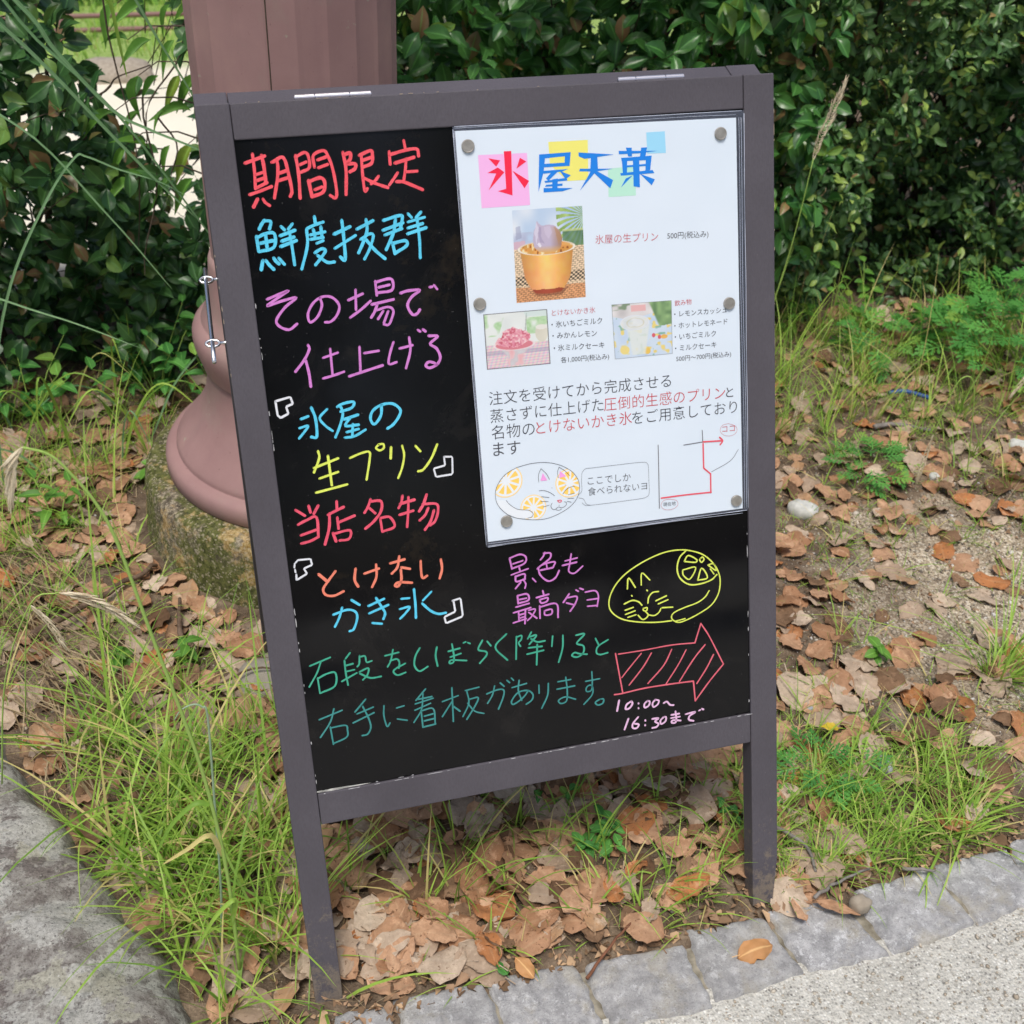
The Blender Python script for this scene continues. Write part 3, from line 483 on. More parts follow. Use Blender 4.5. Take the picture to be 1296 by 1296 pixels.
# exposed aggregate path in front of the kerb
def path_z(x, y): return -.003 + .0015 * math.sin(x * 7 + 1) * math.cos(y * 6)
xs = [-60, -20, -6, -3] + list(np.linspace(-2, 3, 80)) + [6, 20, 60]
ys = [-40, -15, -5, -2.5] + list(np.linspace(-1.6, 0, 30))
V = []; nx = len(xs)
for j, y in enumerate(ys):
    for x in xs:
        yy = y if j < len(ys) - 1 else 0
        f = (y + 40) / 40.0
        Y = y + (-.098 + .056 * np.clip(x, -3, 4)) * (1 if y > -1.7 else 0)
        V.append((x, Y, path_z(x, Y)))
F = np.array([(j * nx + i, j * nx + i + 1, (j + 1) * nx + i + 1, (j + 1) * nx + i) for j in range(len(ys) - 1) for i in range(nx - 1)])
obj('path', mesh('path', V, F, M['path'], True), kind='structure')

# the kerb: granite setts in a mortar bed, one object each
kerb = empty('kerb', (0, 0, 0), kind='structure')
def strip(x): return -.03 + .056 * x
mb = MB()
mx = np.linspace(-1.2, 2.2, 60)
V = []; F = []
for i, x in enumerate(mx):
    V += [(x, strip(x) + .004, -.008), (x, strip(x) - .05, -.0035), (x, strip(x) - .10, -.0075)]
for i in range(len(mx) - 1):
    for k in range(2): F.append((i * 3 + k, (i + 1) * 3 + k, (i + 1) * 3 + k + 1, i * 3 + k + 1)[::-1])
mb.add(V, F); mb.build('mortar', M['mortar'], kerb)
SETTS = [[(-.268,-.024),(-.207,-.026),(-.212,-.104),(-.276,-.100)], [(-.197,-.020),(-.101,-.025),(-.090,-.103),(-.192,-.100)],
 [(-.087,-.021),(.012,-.024),(.020,-.103),(-.076,-.100)], [(.030,-.028),(.145,-.031),(.150,-.110),(.036,-.108)],
 [(.166,-.014),(.256,-.019),(.272,-.094),(.162,-.106)], [(.272,-.013),(.362,-.018),(.384,-.096),(.286,-.094)],
 [(.396,-.010),(.503,.000),(.512,-.082),(.398,-.097)], [(.517,.004),(.620,.004),(.618,-.070),(.527,-.084)], [(.634,.012),(.732,.016),(.722,-.062),(.628,-.066)]]
for k in range(8): 
    a = .744 + k * .108; SETTS.append([(a, strip(a) + .005), (a + .094, strip(a) + .010), (a + .098, strip(a) - .075), (a + .004, strip(a) - .082)])
for k in range(4):
    a = -.382 - k * .11; SETTS.append([(a, strip(a) + .010), (a + .098, strip(a) + .012), (a + .094, strip(a) - .070), (a + .002, strip(a) - .07)])
for q in SETTS:
    n = 24; c = np.mean(q, axis=0)
    q = [np.array(p) + (np.array(p) - c) * .135 for p in q]
    V = []; top = .0022 + rng.uniform(-.001, .0015); tx, ty = rng.uniform(-.018, .018, 2)
    ph = rng.uniform(0, 6, 9)
    for j in range(n + 1):
        for i in range(n + 1):
            u, v = i / n, j / n
            P = q[3] * (1 - u) * (1 - v) + q[2] * u * (1 - v) + q[1] * u * v + q[0] * (1 - u) * v
            e = min(u, 1 - u, v, 1 - v)
            z = top - .010 * max(0, 1 - e / .035) ** 2 - .0012 * max(0, 1 - e / .16) ** 2 + tx * (P[0] - c[0]) + ty * (P[1] - c[1])
            z += .0011 * math.sin(u * 9 + ph[0]) * math.sin(v * 8 + ph[1]) + .0006 * math.sin(u * 21 + ph[2] + 4 * v) + .0006 * math.sin(v * 25 + ph[3]) + rng.normal(0, .00035)
            if e > .10 and math.sin(u * 6 + ph[6]) * math.sin(v * 5 + ph[7]) > .3: z -= .0012
            k = max(0, 1 - e / .12)
            V.append((P[0] - c[0] + k * (.0018 * math.sin(v * 9 + ph[5]) + .0010 * math.sin(v * 27 + ph[8])), P[1] - c[1] + k * (.0016 * math.sin(u * 8 + ph[4]) + .0010 * math.sin(u * 25 + ph[1])), z))
    F = np.array([(j * (n + 1) + i, j * (n + 1) + i + 1, (j + 1) * (n + 1) + i + 1, (j + 1) * (n + 1) + i) for j in range(n) for i in range(n)])
    o = obj('kerb_stone', mesh('kerb_stone', V, F, M['sett'], True), kerb); o.location = (c[0], c[1], 0)

# ------------------------------------------------------------------ boulder at the lower left
edge = [(-1.05, 1.02), (-.86, .78), (-.733, .63), (-.661, .525), (-.600, .395), (-.560, .305), (-.500, .203), (-.452, .113), (-.412, .007), (-.400, -.06), (-.45, -.16), (-.56, -.28), (-.75, -.34)]
E_ = np.array(edge)
# resample
seg = np.r_[0, np.cumsum(np.hypot(*np.diff(E_, axis=0).T))]
sN = np.linspace(0, seg[-1], 260)
EX = np.interp(sN, seg, E_[:, 0]); EY = np.interp(sN, seg, E_[:, 1])
cen = np.array([-1.0, .12])
V = []; ts = list(np.r_[0, .02, .04, .065, .09, np.linspace(.12, 1, 34)])
prof = list(np.interp(ts, [0, .03, .06, .10, .14, .18, .23, .29, .36, .44, .52, .62, .72, .85, 1.0], [-.05, .028, .058, .075, .086, .093, .099, .104, .108, .112, .115, .116, .117, .118, .118]))
for i in range(len(sN)):
    s_ = sN[i]
    for j, t in enumerate(ts):
        x = EX[i] * (1 - t) + cen[0] * t; y = EY[i] * (1 - t) + cen[1] * t
        am = min(1, t / .1)
        z = prof[j] * .82 + am * (.003 * math.sin(x * 21 + 3 * y) + .003 * math.sin(y * 17 - x * 6) + .004 * math.sin(x * 47 + y * 31) + .003 * math.sin(x * 83 - y * 61) * math.sin(y * 97 + x * 20) + .012 * (float(vnoise(np.array(x + 3), np.array(y + 3), 19, 31)) - .5)) + .02 * max(0, (y - .25)) * am + rng.normal(0, .0012) * am
        jx = .005 * math.sin(s_ * 23) + .005 * math.sin(s_ * 51 + 1)
        V.append((x + jx * (1 - t), y + jx * .3 * (1 - t), z))
nt = len(ts)
F = np.array([(i * nt + j, i * nt + j + 1, (i + 1) * nt + j + 1, (i + 1) * nt + j) for i in range(len(sN) - 1) for j in range(nt - 1)])
o = obj('boulder', mesh('boulder', V, F, M['rock'], True), label='large grey lichen-covered boulder beside the grass at lower left', cat='boulder')
m = o.modifiers.new('sub', 'SUBSURF'); m.levels = 1; m.render_levels = 1

# ------------------------------------------------------------------ the sandwich board
BO = np.array([-.06483978851098249, .32197885962825645, .8821147407091448])
BR = np.array([[.9998389796, -.0168592325, -.0061466354], [0, .3425307017, -.9395066356], [.0179447721, .9393553559, .3424755473]])
def B(x, y, z=0.0):                 # board millimetres -> metres in the place
    return tuple(BO + BR @ np.array([x, y, z]) / 1000)
sign = empty('sandwich_board', (0, 0, 0), 'dark grey wooden A-frame chalkboard sign with handwritten coloured Japanese lettering', 'sign')
def bar(name, x0, x1, y0, y1, z0, z1, mat, parent, bev=.0012, tf=B, **kw):
    mb = MB(); mb.hexa([tf(x0, y0, z0), tf(x1, y0, z0), tf(x1, y0, z1), tf(x0, y0, z1), tf(x0, y1, z0), tf(x1, y1, z0), tf(x1, y1, z1), tf(x0, y1, z1)])
    return mb.build(name, mat, parent, bevel=bev, **kw)
XL0, XL1, XR0, XR1 = -238.5, -207.2, 303.6, 337.0
YT, YI, YB, YRB, YL = 33.5, .6, -677.5, -715.0, -941.0
def stile(name, x0, x1, cut, tf, z0=-25, z1=0):
    mb = MB()
    if cut:   # outer bottom corner worn away
        P0 = [(x0, YL), (x1 - 7, YL), (x1, YL + 62), (x1, YT), (x0, YT)]
    else: P0 = [(x0, YL - 2), (x1, YL), (x1, YT), (x0, YT)]
    n = len(P0)
    V = [tf(x, y, z0) for x, y in P0] + [tf(x, y, z1) for x, y in P0]
    mb.add(V, [tuple(range(n - 1, -1, -1)), tuple(range(n, 2 * n))] + [(i, (i + 1) % n, n + (i + 1) % n, n + i) for i in range(n)])
    return mb.build(name, M['paint'], sign, bevel=.0012)
stile('stile', XL0, XL1, False, B); stile('stile', XR0, XR1, True, B)
bar('top_rail', XL1 + .5, XR0 - .6, YI, YT - .4, -24.6, -.4, M['paint'], sign)
bar('bottom_rail', XL1 + .5, XR0 - .5, YRB, YB, -24.6, -.4, M['paint'], sign)
pn = bar('blackboard_panel', XL1 + .1, XR0 - .1, YB + .1, YI - .1, -7, -3, M['panel'], sign, 0)
# rear frame, hinged at the top and swung back
PIV = np.array([0, YT, -25.5]); TH = R_(35)
def RB(x, y, z=0.0):
    yy, zz = y - YT, z
    c, s_ = math.cos(TH), math.sin(TH)
    return B(x, YT + yy * c + zz * s_, PIV[2] + yy * s_ - zz * c)
for a, b in ((XL0 + .5, XL1), (XR0, XR1 - .5)):
    bar('rear_stile', a, b, YL, YT, 0, 22, M['paint'], sign, tf=RB)
bar('rear_top_rail', XL1 + .5, XR0 - .5, YI, YT - .4, .5, 21.5, M['paint'], sign, tf=RB)
bar('rear_bottom_rail', XL1 + .5, XR0 - .5, YRB, YB, .5, 21.5, M['paint'], sign, tf=RB)
bar('rear_panel', XL1 + .1, XR0 - .1, YB + .1, YI - .1, 5, 9, M['panel'], sign, 0, tf=RB)
# hinges: three knuckles and a pin each, lying on the joint
for hx, w in ((-146.5, 71), (172.5, 69)):
    h = MB()
    for k, (a, b) in enumerate(((0, .25), (.27, .71), (.73, 1))):
        h.tube([B(hx + w * a, YT + 1.6, -9), B(hx + w * b, YT + 1.6, -9)], .0029, 14)
    ho = h.build('hinge', M['hinge'], sign, smooth=False)
    h = MB(); h.tube([B(hx - .6, YT + 1.6, -9), B(hx + w + .6, YT + 1.6, -9)], .0021, 12); h.build('hinge_pin', M['steel'], ho)
    h = MB(); h.hexa([B(hx, YT - .3, -24), B(hx + w, YT - .3, -24), B(hx + w, YT - .3, -8), B(hx, YT - .3, -8), B(hx, YT + .9, -24), B(hx + w, YT + .9, -24), B(hx + w, YT + .9, -8), B(hx, YT + .9, -8)]); h.build('hinge_plate', M['hinge'], ho)
# stay rod on the left, running back through two screw eyes
h = MB(); h.tube([(-.3135, .244, .694), (-.3130, .27, .699), (-.3115, .36, .7225), (-.3110, .386, .7265)], .0022, 12)
rod = h.build('stay_rod', M['steel'], sign, smooth=True)
def eye(c, toward, r=.0072, w=.0014):
    h = MB(); c = Vector(c); P = []
    for k in range(20):
        a = 2 * math.pi * k / 20; P.append(c + Vector((math.cos(a) * r * .9, 0.0, 0)) + Vector((0, math.sin(a) * r * .6, math.sin(a) * r * .35)) * .75)
    h.tube(P + [P[0]], w, 8, False); h.tube([c + Vector((r * .7, 0, 0)), Vector(toward)], w, 8)
    return h.build('screw_eye', M['steel'], rod, smooth=True)
eye((-.3125, .272, .6995), (-.292, .272, .6995)); eye((-.3105, .366, .7235), (-.290, .368, .7235))
# chips and peeled edges
def flakes(name, segs, mat, n, L, W, off=.35):
    V = []; F = []
    for _ in range(n):
        (x0, y0, x1, y1) = segs[rng.integers(len(segs))]
        t = rng.random(); x = x0 + (x1 - x0) * t; y = y0 + (y1 - y0) * t
        d = np.array([x1 - x0, y1 - y0], float); d /= np.linalg.norm(d); nn = np.array([-d[1], d[0]])
        l = L * rng.lognormal(0, .6); w = W * rng.uniform(.5, 1.3); b = len(V)
        c = np.array([x, y]); k = 7
        for i in range(k):
            a = 2 * math.pi * i / k; p_ = c + d * math.cos(a) * l * rng.uniform(.6, 1.1) + nn * math.sin(a) * w * rng.uniform(.6, 1.1)
            V.append(B(p_[0], p_[1], off))
        F.append(tuple(range(b, b + k)))
    return obj(name, mesh(name, V, F, mat), sign, kind='stuff')
flakes('paint_chip', [(XL1 + 1, YB - .2, XR0 - 1, YB - .2)], M['chipw'], 46, 3.2, .5, .15)
flakes('paint_chip', [(XL0 + .4, -60, XL0 + .4, -250), (XR1 - .3, 20, XR1 - .3, -250), (XR1 - .3, -250, XR1 - .3, -700), (XL1, YT - .6, 120, YT - .6), (-130, YT - .5, -20, YT - .5)], M['chip'], 46, 1.6, .35, .1)
flakes('panel_edge_peeling', [(XL1 + .8, -420, XL1 + .8, -560), (XL1 + .8, -150, XL1 + .8, -300), (XL1 + .8, -520, XL1 + .8, -670), (XL1 + 1, YB + 1.0, -100, YB + 1.0), (XR0 - 1, -430, XR0 - 1, -670)], M['chipw'], 34, 2.4, .55, -2.6)
flakes('panel_edge_peeling', [(XL1 + 3, YB + 1.8, XL1 + 50, YB + 1.2)], M['stone_white'], 5, 8, 1.3, -2.5)

# lettering: round-ended marker strokes laid on the panel
def catmull(P, k=5):
    if len(P) < 3: return P
    P = [P[0]] + P + [P[-1]]; out = []
    for i in range(1, len(P) - 2):
        p0, p1, p2, p3 = map(np.array, P[i - 1:i + 3])
        if i == 1: p0 = p1 * 2 - p2
        if i == len(P) - 3: p3 = p2 * 2 - p1
        for j in range(k):
            t = j / k
            out.append(.5 * ((2 * p1) + (-p0 + p2) * t + (2 * p0 - 5 * p1 + 4 * p2 - p3) * t * t + (-p0 + 3 * p1 - 3 * p2 + p3) * t ** 3))
    out.append(np.array(P[-2])); return out
def parse(s): return [[np.array([float(v) / 10 for v in q.split(',')]) for q in k.split()] for k in s.split('/')]
def stroke_mesh(name, strokes, w, z, mat, parent, th=.25, jitter=.1):
    V = []; F = []; si = 0
    for P in strokes:
        Q = catmull(list(P)) if name != 'white_bracket' else [P[0]] + [q for a_, c_ in zip(P[:-1], P[1:]) for q in (a_ * .93 + c_ * .07, a_ * .07 + c_ * .93)] + [P[-1]]
        Q = [np.array(q, float) for q in Q]
        if len(Q) < 2: continue
        zz = z + (si % 5) * .03; si += 1
        b = len(V); n = len(Q); ww = w * rng.uniform(1 - jitter, 1 + jitter)
        L = []; Rr = []
        for i in range(n):
            d = Q[min(i + 1, n - 1)] - Q[max(i - 1, 0)]; d = d / (np.linalg.norm(d) + 1e-9); nn = np.array([-d[1], d[0]])
            wi = ww / 2 * (1 + jitter * .7 * math.sin(i * 1.3 + si))
            L.append(Q[i] + nn * wi); Rr.append(Q[i] - nn * wi)
        d0 = Q[0] - Q[1]; d0 /= np.linalg.norm(d0) + 1e-9; n0 = np.array([-d0[1], d0[0]])
        d1 = Q[-1] - Q[-2]; d1 /= np.linalg.norm(d1) + 1e-9; n1 = np.array([-d1[1], d1[0]])
        cap0 = [Q[0] + (n0 * math.cos(a) + d0 * math.sin(a)) * ww / 2 for a in np.linspace(.35, math.pi - .35, 5)]
        cap1 = [Q[-1] + (n1 * math.cos(a) + d1 * math.sin(a)) * ww / 2 for a in np.linspace(.35, math.pi - .35, 5)]
        for i in range(n): V += [B(L[i][0], L[i][1], zz), B(Rr[i][0], Rr[i][1], zz)]
        for i in range(n - 1): F.append((b + 2 * i + 1, b + 2 * i + 3, b + 2 * i + 2, b + 2 * i))
        c0 = len(V); V += [B(p[0], p[1], zz) for p in cap0]; F.append(tuple([b + 1] + list(range(c0, c0 + 5))[::-1] + [b]))
        c1 = len(V); V += [B(p[0], p[1], zz) for p in cap1]; F.append(tuple([b + 2 * n - 2] + list(range(c1, c1 + 5)) + [b + 2 * n - 1]))
    return obj(name, mesh(name, V, F, mat), parent)
hand = {}
LET = {'red': 'red_lettering', 'rose': 'rose_lettering', 'cyan': 'cyan_lettering', 'pink': 'pink_lettering', 'white': 'white_bracket', 'yellow': 'yellow_lettering', 'orange': 'orange_lettering', 'green': 'green_lettering', 'teal': 'teal_lettering', 'palepink': 'pale_pink_lettering', 'rose2': 'arrow_drawing'}
for n, c, w, s_ in HAND:
    nm = 'cat_drawing' if 'cat' in n else LET[c]
    stroke_mesh(nm, parse(s_), w, -2.85, M[c], sign)

# ------------------------------------------------------------------ laminated poster and magnets
poster = empty('laminated_poster', (0, 0, 0), 'white laminated menu poster with blue title, photos and cat drawing, pinned on the blackboard', 'poster')
def warp(x, y):      # the sheet bulges slightly off the board
    return .6 + .35 * math.sin(y / 55 + 1) * math.cos(x / 70) 
def polyline_ring(outer, inner, z, mat, name, parent, n=40):
    V = []; F = []
    k = len(outer)
    for a, P in enumerate((outer, inner)):
        for i in range(k):
            p, q = np.array(P[i]), np.array(P[(i + 1) % k])
            for j in range(n):
                v = p * (1 - j / n) + q * (j / n); wob = 1.1 * math.sin(j * .55 + i * 2) * math.sin(j * .21 + i) if a == 0 else 0
                V.append(B(v[0], v[1], z + (0 if a else wob * .5 - .4)))
    N = k * n
    for i in range(N): F.append((i, N + i, N + (i + 1) % N, (i + 1) % N))
    return obj(name, mesh(name, V, F, mat, True), parent)
polyline_ring([tuple(p) for p in LAM], [tuple(p) for p in PAPER], .5, M['film'], 'laminate_border', poster)
h = MB()
LL = [np.array(p) for p in LAM]
for i in range(4):
    a, b = LL[i], LL[(i + 1) % 4]; pts = [a * (1 - t) + b * t for t in np.linspace(.006, .994, 30)]
    h.tube([B(p[0], p[1], .1 + .5 * math.sin(j * .6 + i)) for j, p in enumerate(pts)], .00035, 5)
h.build('laminate_edge', M['filmedge'], poster, smooth=True)
h = MB()
for i in range(4):
    a, b = np.array(PAPER[i]), np.array(PAPER[(i + 1) % 4]); cc = np.mean(PAPER, axis=0)
    off = (a + b) / 2 - cc; off /= np.linalg.norm(off)
    for dd, rr in ((2.6, .00018), (5.0, .00022)):
        if i == 3 and dd > 3 or i == 0 and dd > 4: continue
        pts = [a * (1 - t) + b * t + off * (dd + .5 * math.sin(t * 9 + i)) * (.35 if i == 3 else 1) for t in np.linspace(.0, 1, 40)]
        h.tube([B(p[0], p[1], .62) for j, p in enumerate(pts)], rr, 5)
h.build('laminate_crease', M['filmedge'], poster, smooth=True)
def poly(name, polys, z, mat, parent, step=.02):
    V = []; F = []
    for k, P in enumerate(polys):
        b = len(V); V += [B(p[0], p[1], z + step * (k % 4)) for p in P]
        ar = sum(P[i][0] * P[(i + 1) % len(P)][1] - P[(i + 1) % len(P)][0] * P[i][1] for i in range(len(P)))
        f = tuple(range(b, b + len(P))); F.append(f if ar > 0 else f[::-1])
    return obj(name, mesh(name, V, F, mat), parent)
poly('paper', [[tuple(p) for p in PAPER]], .52, M['paper'], poster)
ZS = .62
for n, c, s_ in FILL:
    z = ZS + (.12 if n.startswith('title') or n == 'cat_ear' else .02)
    nm = {'title_red': 'title_character', 'title_blue': 'title_character', 'cat_ear': 'cat_ear'}.get(n, 'coloured_square')
    if n.startswith('title'):
        P = parse(s_); groups = [P] if n == 'title_red' else [P[:12], P[12:16], P[16:]]
        for g_ in groups: poly(nm, g_, z, M[c], poster)
    else: poly(nm, parse(s_), z + (.1 if n == 'cat_ear' else 0), M[c], poster)
def clip(sub, con):
    def inside(p, a, b): return (b[0] - a[0]) * (p[1] - a[1]) - (b[1] - a[1]) * (p[0] - a[0]) <= 0
    out = list(sub)
    ar = sum(con[i][0] * con[(i + 1) % len(con)][1] - con[(i + 1) % len(con)][0] * con[i][1] for i in range(len(con)))
    if ar > 0: con = con[::-1]
    for i in range(len(con)):
        a, b = con[i], con[(i + 1) % len(con)]; inp = out; out = []
        for j in range(len(inp)):
            p, q = inp[j - 1], inp[j]
            pi, qi = inside(p, a, b), inside(q, a, b)
            if pi != qi:
                d = (q - p); n_ = np.array([-(b - a)[1], (b - a)[0]]); t = np.dot(a - p, n_) / (np.dot(d, n_) + 1e-12); out.append(p + d * t)
            if qi: out.append(q)
        if not out: return []
    return out
body = parse(CATBODY)[0]
for cx, cy, r in SLICES:
    rings = []; segs_ = []
    C_ = np.array([cx, cy])
    circ = lambda rr, n=36: [C_ + rr * np.array([math.cos(a), math.sin(a)]) for a in np.linspace(0, 2 * math.pi, n, endpoint=False)]
    for rr, mt, z in ((r, 'ring', .03), (r * .93, 'catwhite', .05)):
        P = clip(circ(rr), body)
        if P: poly('orange_slice', [P], ZS + z, M[mt], poster)
    for k in range(10):
        a0 = 2 * math.pi * k / 10 + .09 + .2; a1 = 2 * math.pi * (k + 1) / 10 - .09 + .2
        P = [C_ + r * .22 * np.array([math.cos((a0 + a1) / 2), math.sin((a0 + a1) / 2)])] + [C_ + r * .80 * np.array([math.cos(a), math.sin(a)]) for a in np.linspace(a0, a1, 6)]
        P = clip(P, body)
        if len(P) > 2: segs_.append(P)
    poly('orange_segment', segs_, ZS + .07, M['slice'], poster, 0)
poly('cat_tail', [parse(CATTAIL)[0]], ZS + .11, M['catwhite'], poster)
PN = {'cat_outline': 'cat_outline', 'cat_nose': 'cat_nose', 'speech_bubble': 'speech_bubble', 'map_road': 'map_road', 'map_route': 'map_route', 'map_ring': 'map_ring'}
for n, c, w, s_ in PLINE: stroke_mesh(PN[n], parse(s_), w, ZS + .22, M[c], poster, jitter=0)
# printed text from the built-in font
for tx, c, x0, y0, x1, y1 in TEXT:
    cu = bpy.data.curves.new('printed_text', 'FONT'); cu.body = tx; cu.size = 1; cu.resolution_u = 3
    L = math.hypot(x1 - x0, y1 - y0); big = L > 60 and tx[0] not in '・氷各5と' or tx in ('と', '名物の', 'ます', 'とけないかき氷', 'をご用意しており')
    cu.offset = -.009 if (x1 - x0) > 40 and '・' not in tx and '円' not in tx else -.004
    to = bpy.data.objects.new('printed_text', cu); COL.objects.link(to)
    dg = bpy.context.evaluated_depsgraph_get(); me = bpy.data.meshes.new_from_object(to.evaluated_get(dg))
    bpy.data.objects.remove(to)
    co = np.zeros(len(me.vertices) * 3, dtype=np.float32); me.vertices.foreach_get('co', co); co = co.reshape(-1, 3)
    xa, xb = co[:, 0].min(), co[:, 0].max()
    if tx in ('と', 'ココ'): pass
    sc = L / (xb - xa) if tx != 'と' else 17.35 * .763; d = np.array([x1 - x0, y1 - y0]) / L; nn = np.array([-d[1], d[0]])
    sy = sc * 1.0; y_off = .09
    W = np.zeros_like(co)
    for i, (x, y, _) in enumerate(co):
        p = np.array([x0, y0]) + d * (x - xa) * sc + nn * (y + y_off) * sy
        W[i] = B(p[0], p[1], ZS + .15)
    me.vertices.foreach_set('co', W.ravel()); me.update()
    me.materials.clear(); me.materials.append(M[c]); me.name = 'printed_text'
    obj('printed_text', me, poster)

# photos on the poster: painted point by point as printed colour
def over(img, mask, col):
    m = np.clip(mask, 0, 1)[..., None]; col = np.array(col) if not isinstance(col, np.ndarray) else col
    return img * (1 - m) + col * m
def pmask(x, y, pts):
    out = np.zeros(x.shape, bool)
    for (x0, y0), (x1, y1) in zip(pts, pts[1:] + pts[:1]):
        c = ((y0 > y) != (y1 > y)) & (x < (x1 - x0) * (y - y0) / ((y1 - y0) + 1e-9) + x0); out ^= c
    return out.astype(float)
sm = lambda d, w=.01: np.clip(.5 - d / w, 0, 1)       # inside where d < 0
def paint_pudding(x, y):    # x 0..1 right, y 0..1 down, display colours 0..1
    n = vnoise(x, y, 5, 1); n2 = vnoise(x, y, 13, 2); n3 = vnoise(x, y, 30, 4); yc = y * 1.31
    img = np.stack([.66 + .28 * n, .78 + .18 * n, .92 + .07 * n], -1)
    img = over(img, (y > .24) * (x < .28) * .5 * n2, (.66, .62, .74)); img = over(img, pmask(x, y, [(0, .34), (.16, .33), (.18, .44), (0, .46)]) * .6, (.93, .66, .70)); img = over(img, pmask(x, y, [(.04, .18), (.10, .17), (.12, .30), (.03, .32)]) * .35, (.45, .45, .60))
    # palm fronds as streaks fanning from upper right
    an = np.arctan2(y - .10, x - 1.05); rd = np.hypot(x - 1.05, yc - .13)
    palm = (np.sin(an * 34 + n * 3) > -.2) * (rd < .42 + .08 * n2) * (x > .62)
    img = over(img, palm * .85, np.stack([.42 + .30 * n2, .58 + .25 * n2, .18 + .22 * n2], -1))
    img = over(img, (x > .70) * (y > .25) * (y < .42) * .8, np.stack([.20 + .2 * n2, .36 + .2 * n2, .26 + .12 * n2], -1)); img = over(img, (x > .70) * (y > .235) * (y < .262) * .7, (.80, .84, .55))
    # woven mat, perspective rows
    mt_ = y > .42; row = np.floor((y - .42) * 46 + x * 2.2); wv = np.sin((x + (y - .42) * .22) * 95 + (row % 2) * 3.14)
    gap = np.abs(((y - .42) * 46 + x * 2.2) % 1 - .5) > .40
    tex = .66 + .22 * (wv > -.55) + .12 * n3; tex = np.where(gap, tex * .62, tex)
    col = np.stack([.98 * tex + .04, .86 * tex + .03, .72 * tex + .01], -1)
    band = (y > .69 + .03 * (1 - x)) & (y < .80 + .02 * (1 - x)); col = np.where((band & (wv < .1))[..., None], col * .38, col)
    col = np.where((y > .84)[..., None], col * np.array([.95, .76, .62]), col); img = over(img, mt_ * 1.0, col)
    cx = .465; t = np.clip((y - .41) / .50, 0, 1)
    img = over(img, pmask(x, y, [(.22, .88), (.30, .95), (.66, .95), (.76, .86), (.60, .90)]) * .45, (.35, .16, .10))
    hw = .385 - .085 * t - .115 * np.clip((t - .60) / .40, 0, 1) ** 1.8
    cup = sm(np.abs(x - cx) - hw, .012) * sm(.42 - y, .02) * sm(y - (.925 - .35 * (x - cx) ** 2), .015); k = (x - cx) / .4
    base = np.stack([.95 - .22 * k ** 2 + .05 * n, .70 - .24 * k ** 2 + .07 * n2 - .05 * t, .30 - .16 * k ** 2 + .10 * n + .05 * n3], -1)
    base = base + .10 * np.exp(-((k + .05 - .1 * n) / .35) ** 2)[..., None] * np.array([1, .9, .7])
    base = np.where((y > .865 + .02 * n2)[..., None], base * np.array([.62, .34, .36]), base); base = np.where(((y < .47) & (np.abs(k) < 1))[..., None], base * .9 + .06, base)
    img = over(img, cup, np.clip(base, 0, 1))
    rim = ((x - cx) / .415) ** 2 + ((y - .425) / .078) ** 2
    img = over(img, sm(rim - 1, .05), (.90, .84, .74))
    inner = np.stack([.80 + .18 * n2, .52 + .34 * n2 * n3 + .08 * n, .20 + .40 * n2 * n3], -1); img = over(img, sm(rim - .82, .06), inner)
    img = over(img, sm(rim - .80, .06) * ((n3 > .72) & (n2 > .4)) * .9, (.99, .93, .72)); img = over(img, sm(rim - .80, .06) * ((n3 < .22)) * .8, (.50, .26, .10))
    img = over(img, sm(np.abs(rim - .92) - .06, .05) * (y > .405), (.97, .94, .88))
    P_ = [(.285, .41), (.27, .33), (.29, .24), (.325, .18), (.335, .125), (.365, .16), (.42, .185), (.50, .172), (.58, .188), (.66, .245), (.70, .33), (.675, .42), (.60, .475), (.47, .49), (.36, .46)]
    k2 = pmask(x + .012 * (n2 - .5), y + .008 * (n3 - .5), P_); edge_ = np.clip((x - .52) / .18, 0, 1)
    body_ = np.stack([.74 + .08 * n - .12 * edge_, .69 + .06 * n - .24 * edge_, .80 + .03 * n - .46 * edge_ * (y > .2)], -1)
    low = np.clip((y - .40) / .08, 0, 1)[..., None]; body_ = body_ * (1 - low) + low * np.array([.90, .66, .34])
    img = over(img, k2, np.clip(body_, 0, 1))
    for P2, c2, a_ in (([(.30, .26), (.335, .14), (.36, .20), (.345, .30), (.32, .38)], (.90, .88, .95), .7), ([(.36, .19), (.40, .20), (.39, .30), (.44, .38), (.37, .36)], (.60, .55, .70), .5),
                       ([(.44, .20), (.52, .19), (.55, .26), (.50, .33), (.45, .28)], (.84, .79, .88), .6), ([(.58, .20), (.65, .26), (.68, .34), (.64, .40), (.61, .30)], (.70, .50, .30), .5), ([(.33, .38), (.36, .36), (.40, .40), (.37, .42)], (.97, .95, .98), .8)):
        img = over(img, pmask(x + .01 * (n3 - .5), y, P2) * a_, c2)
    return img
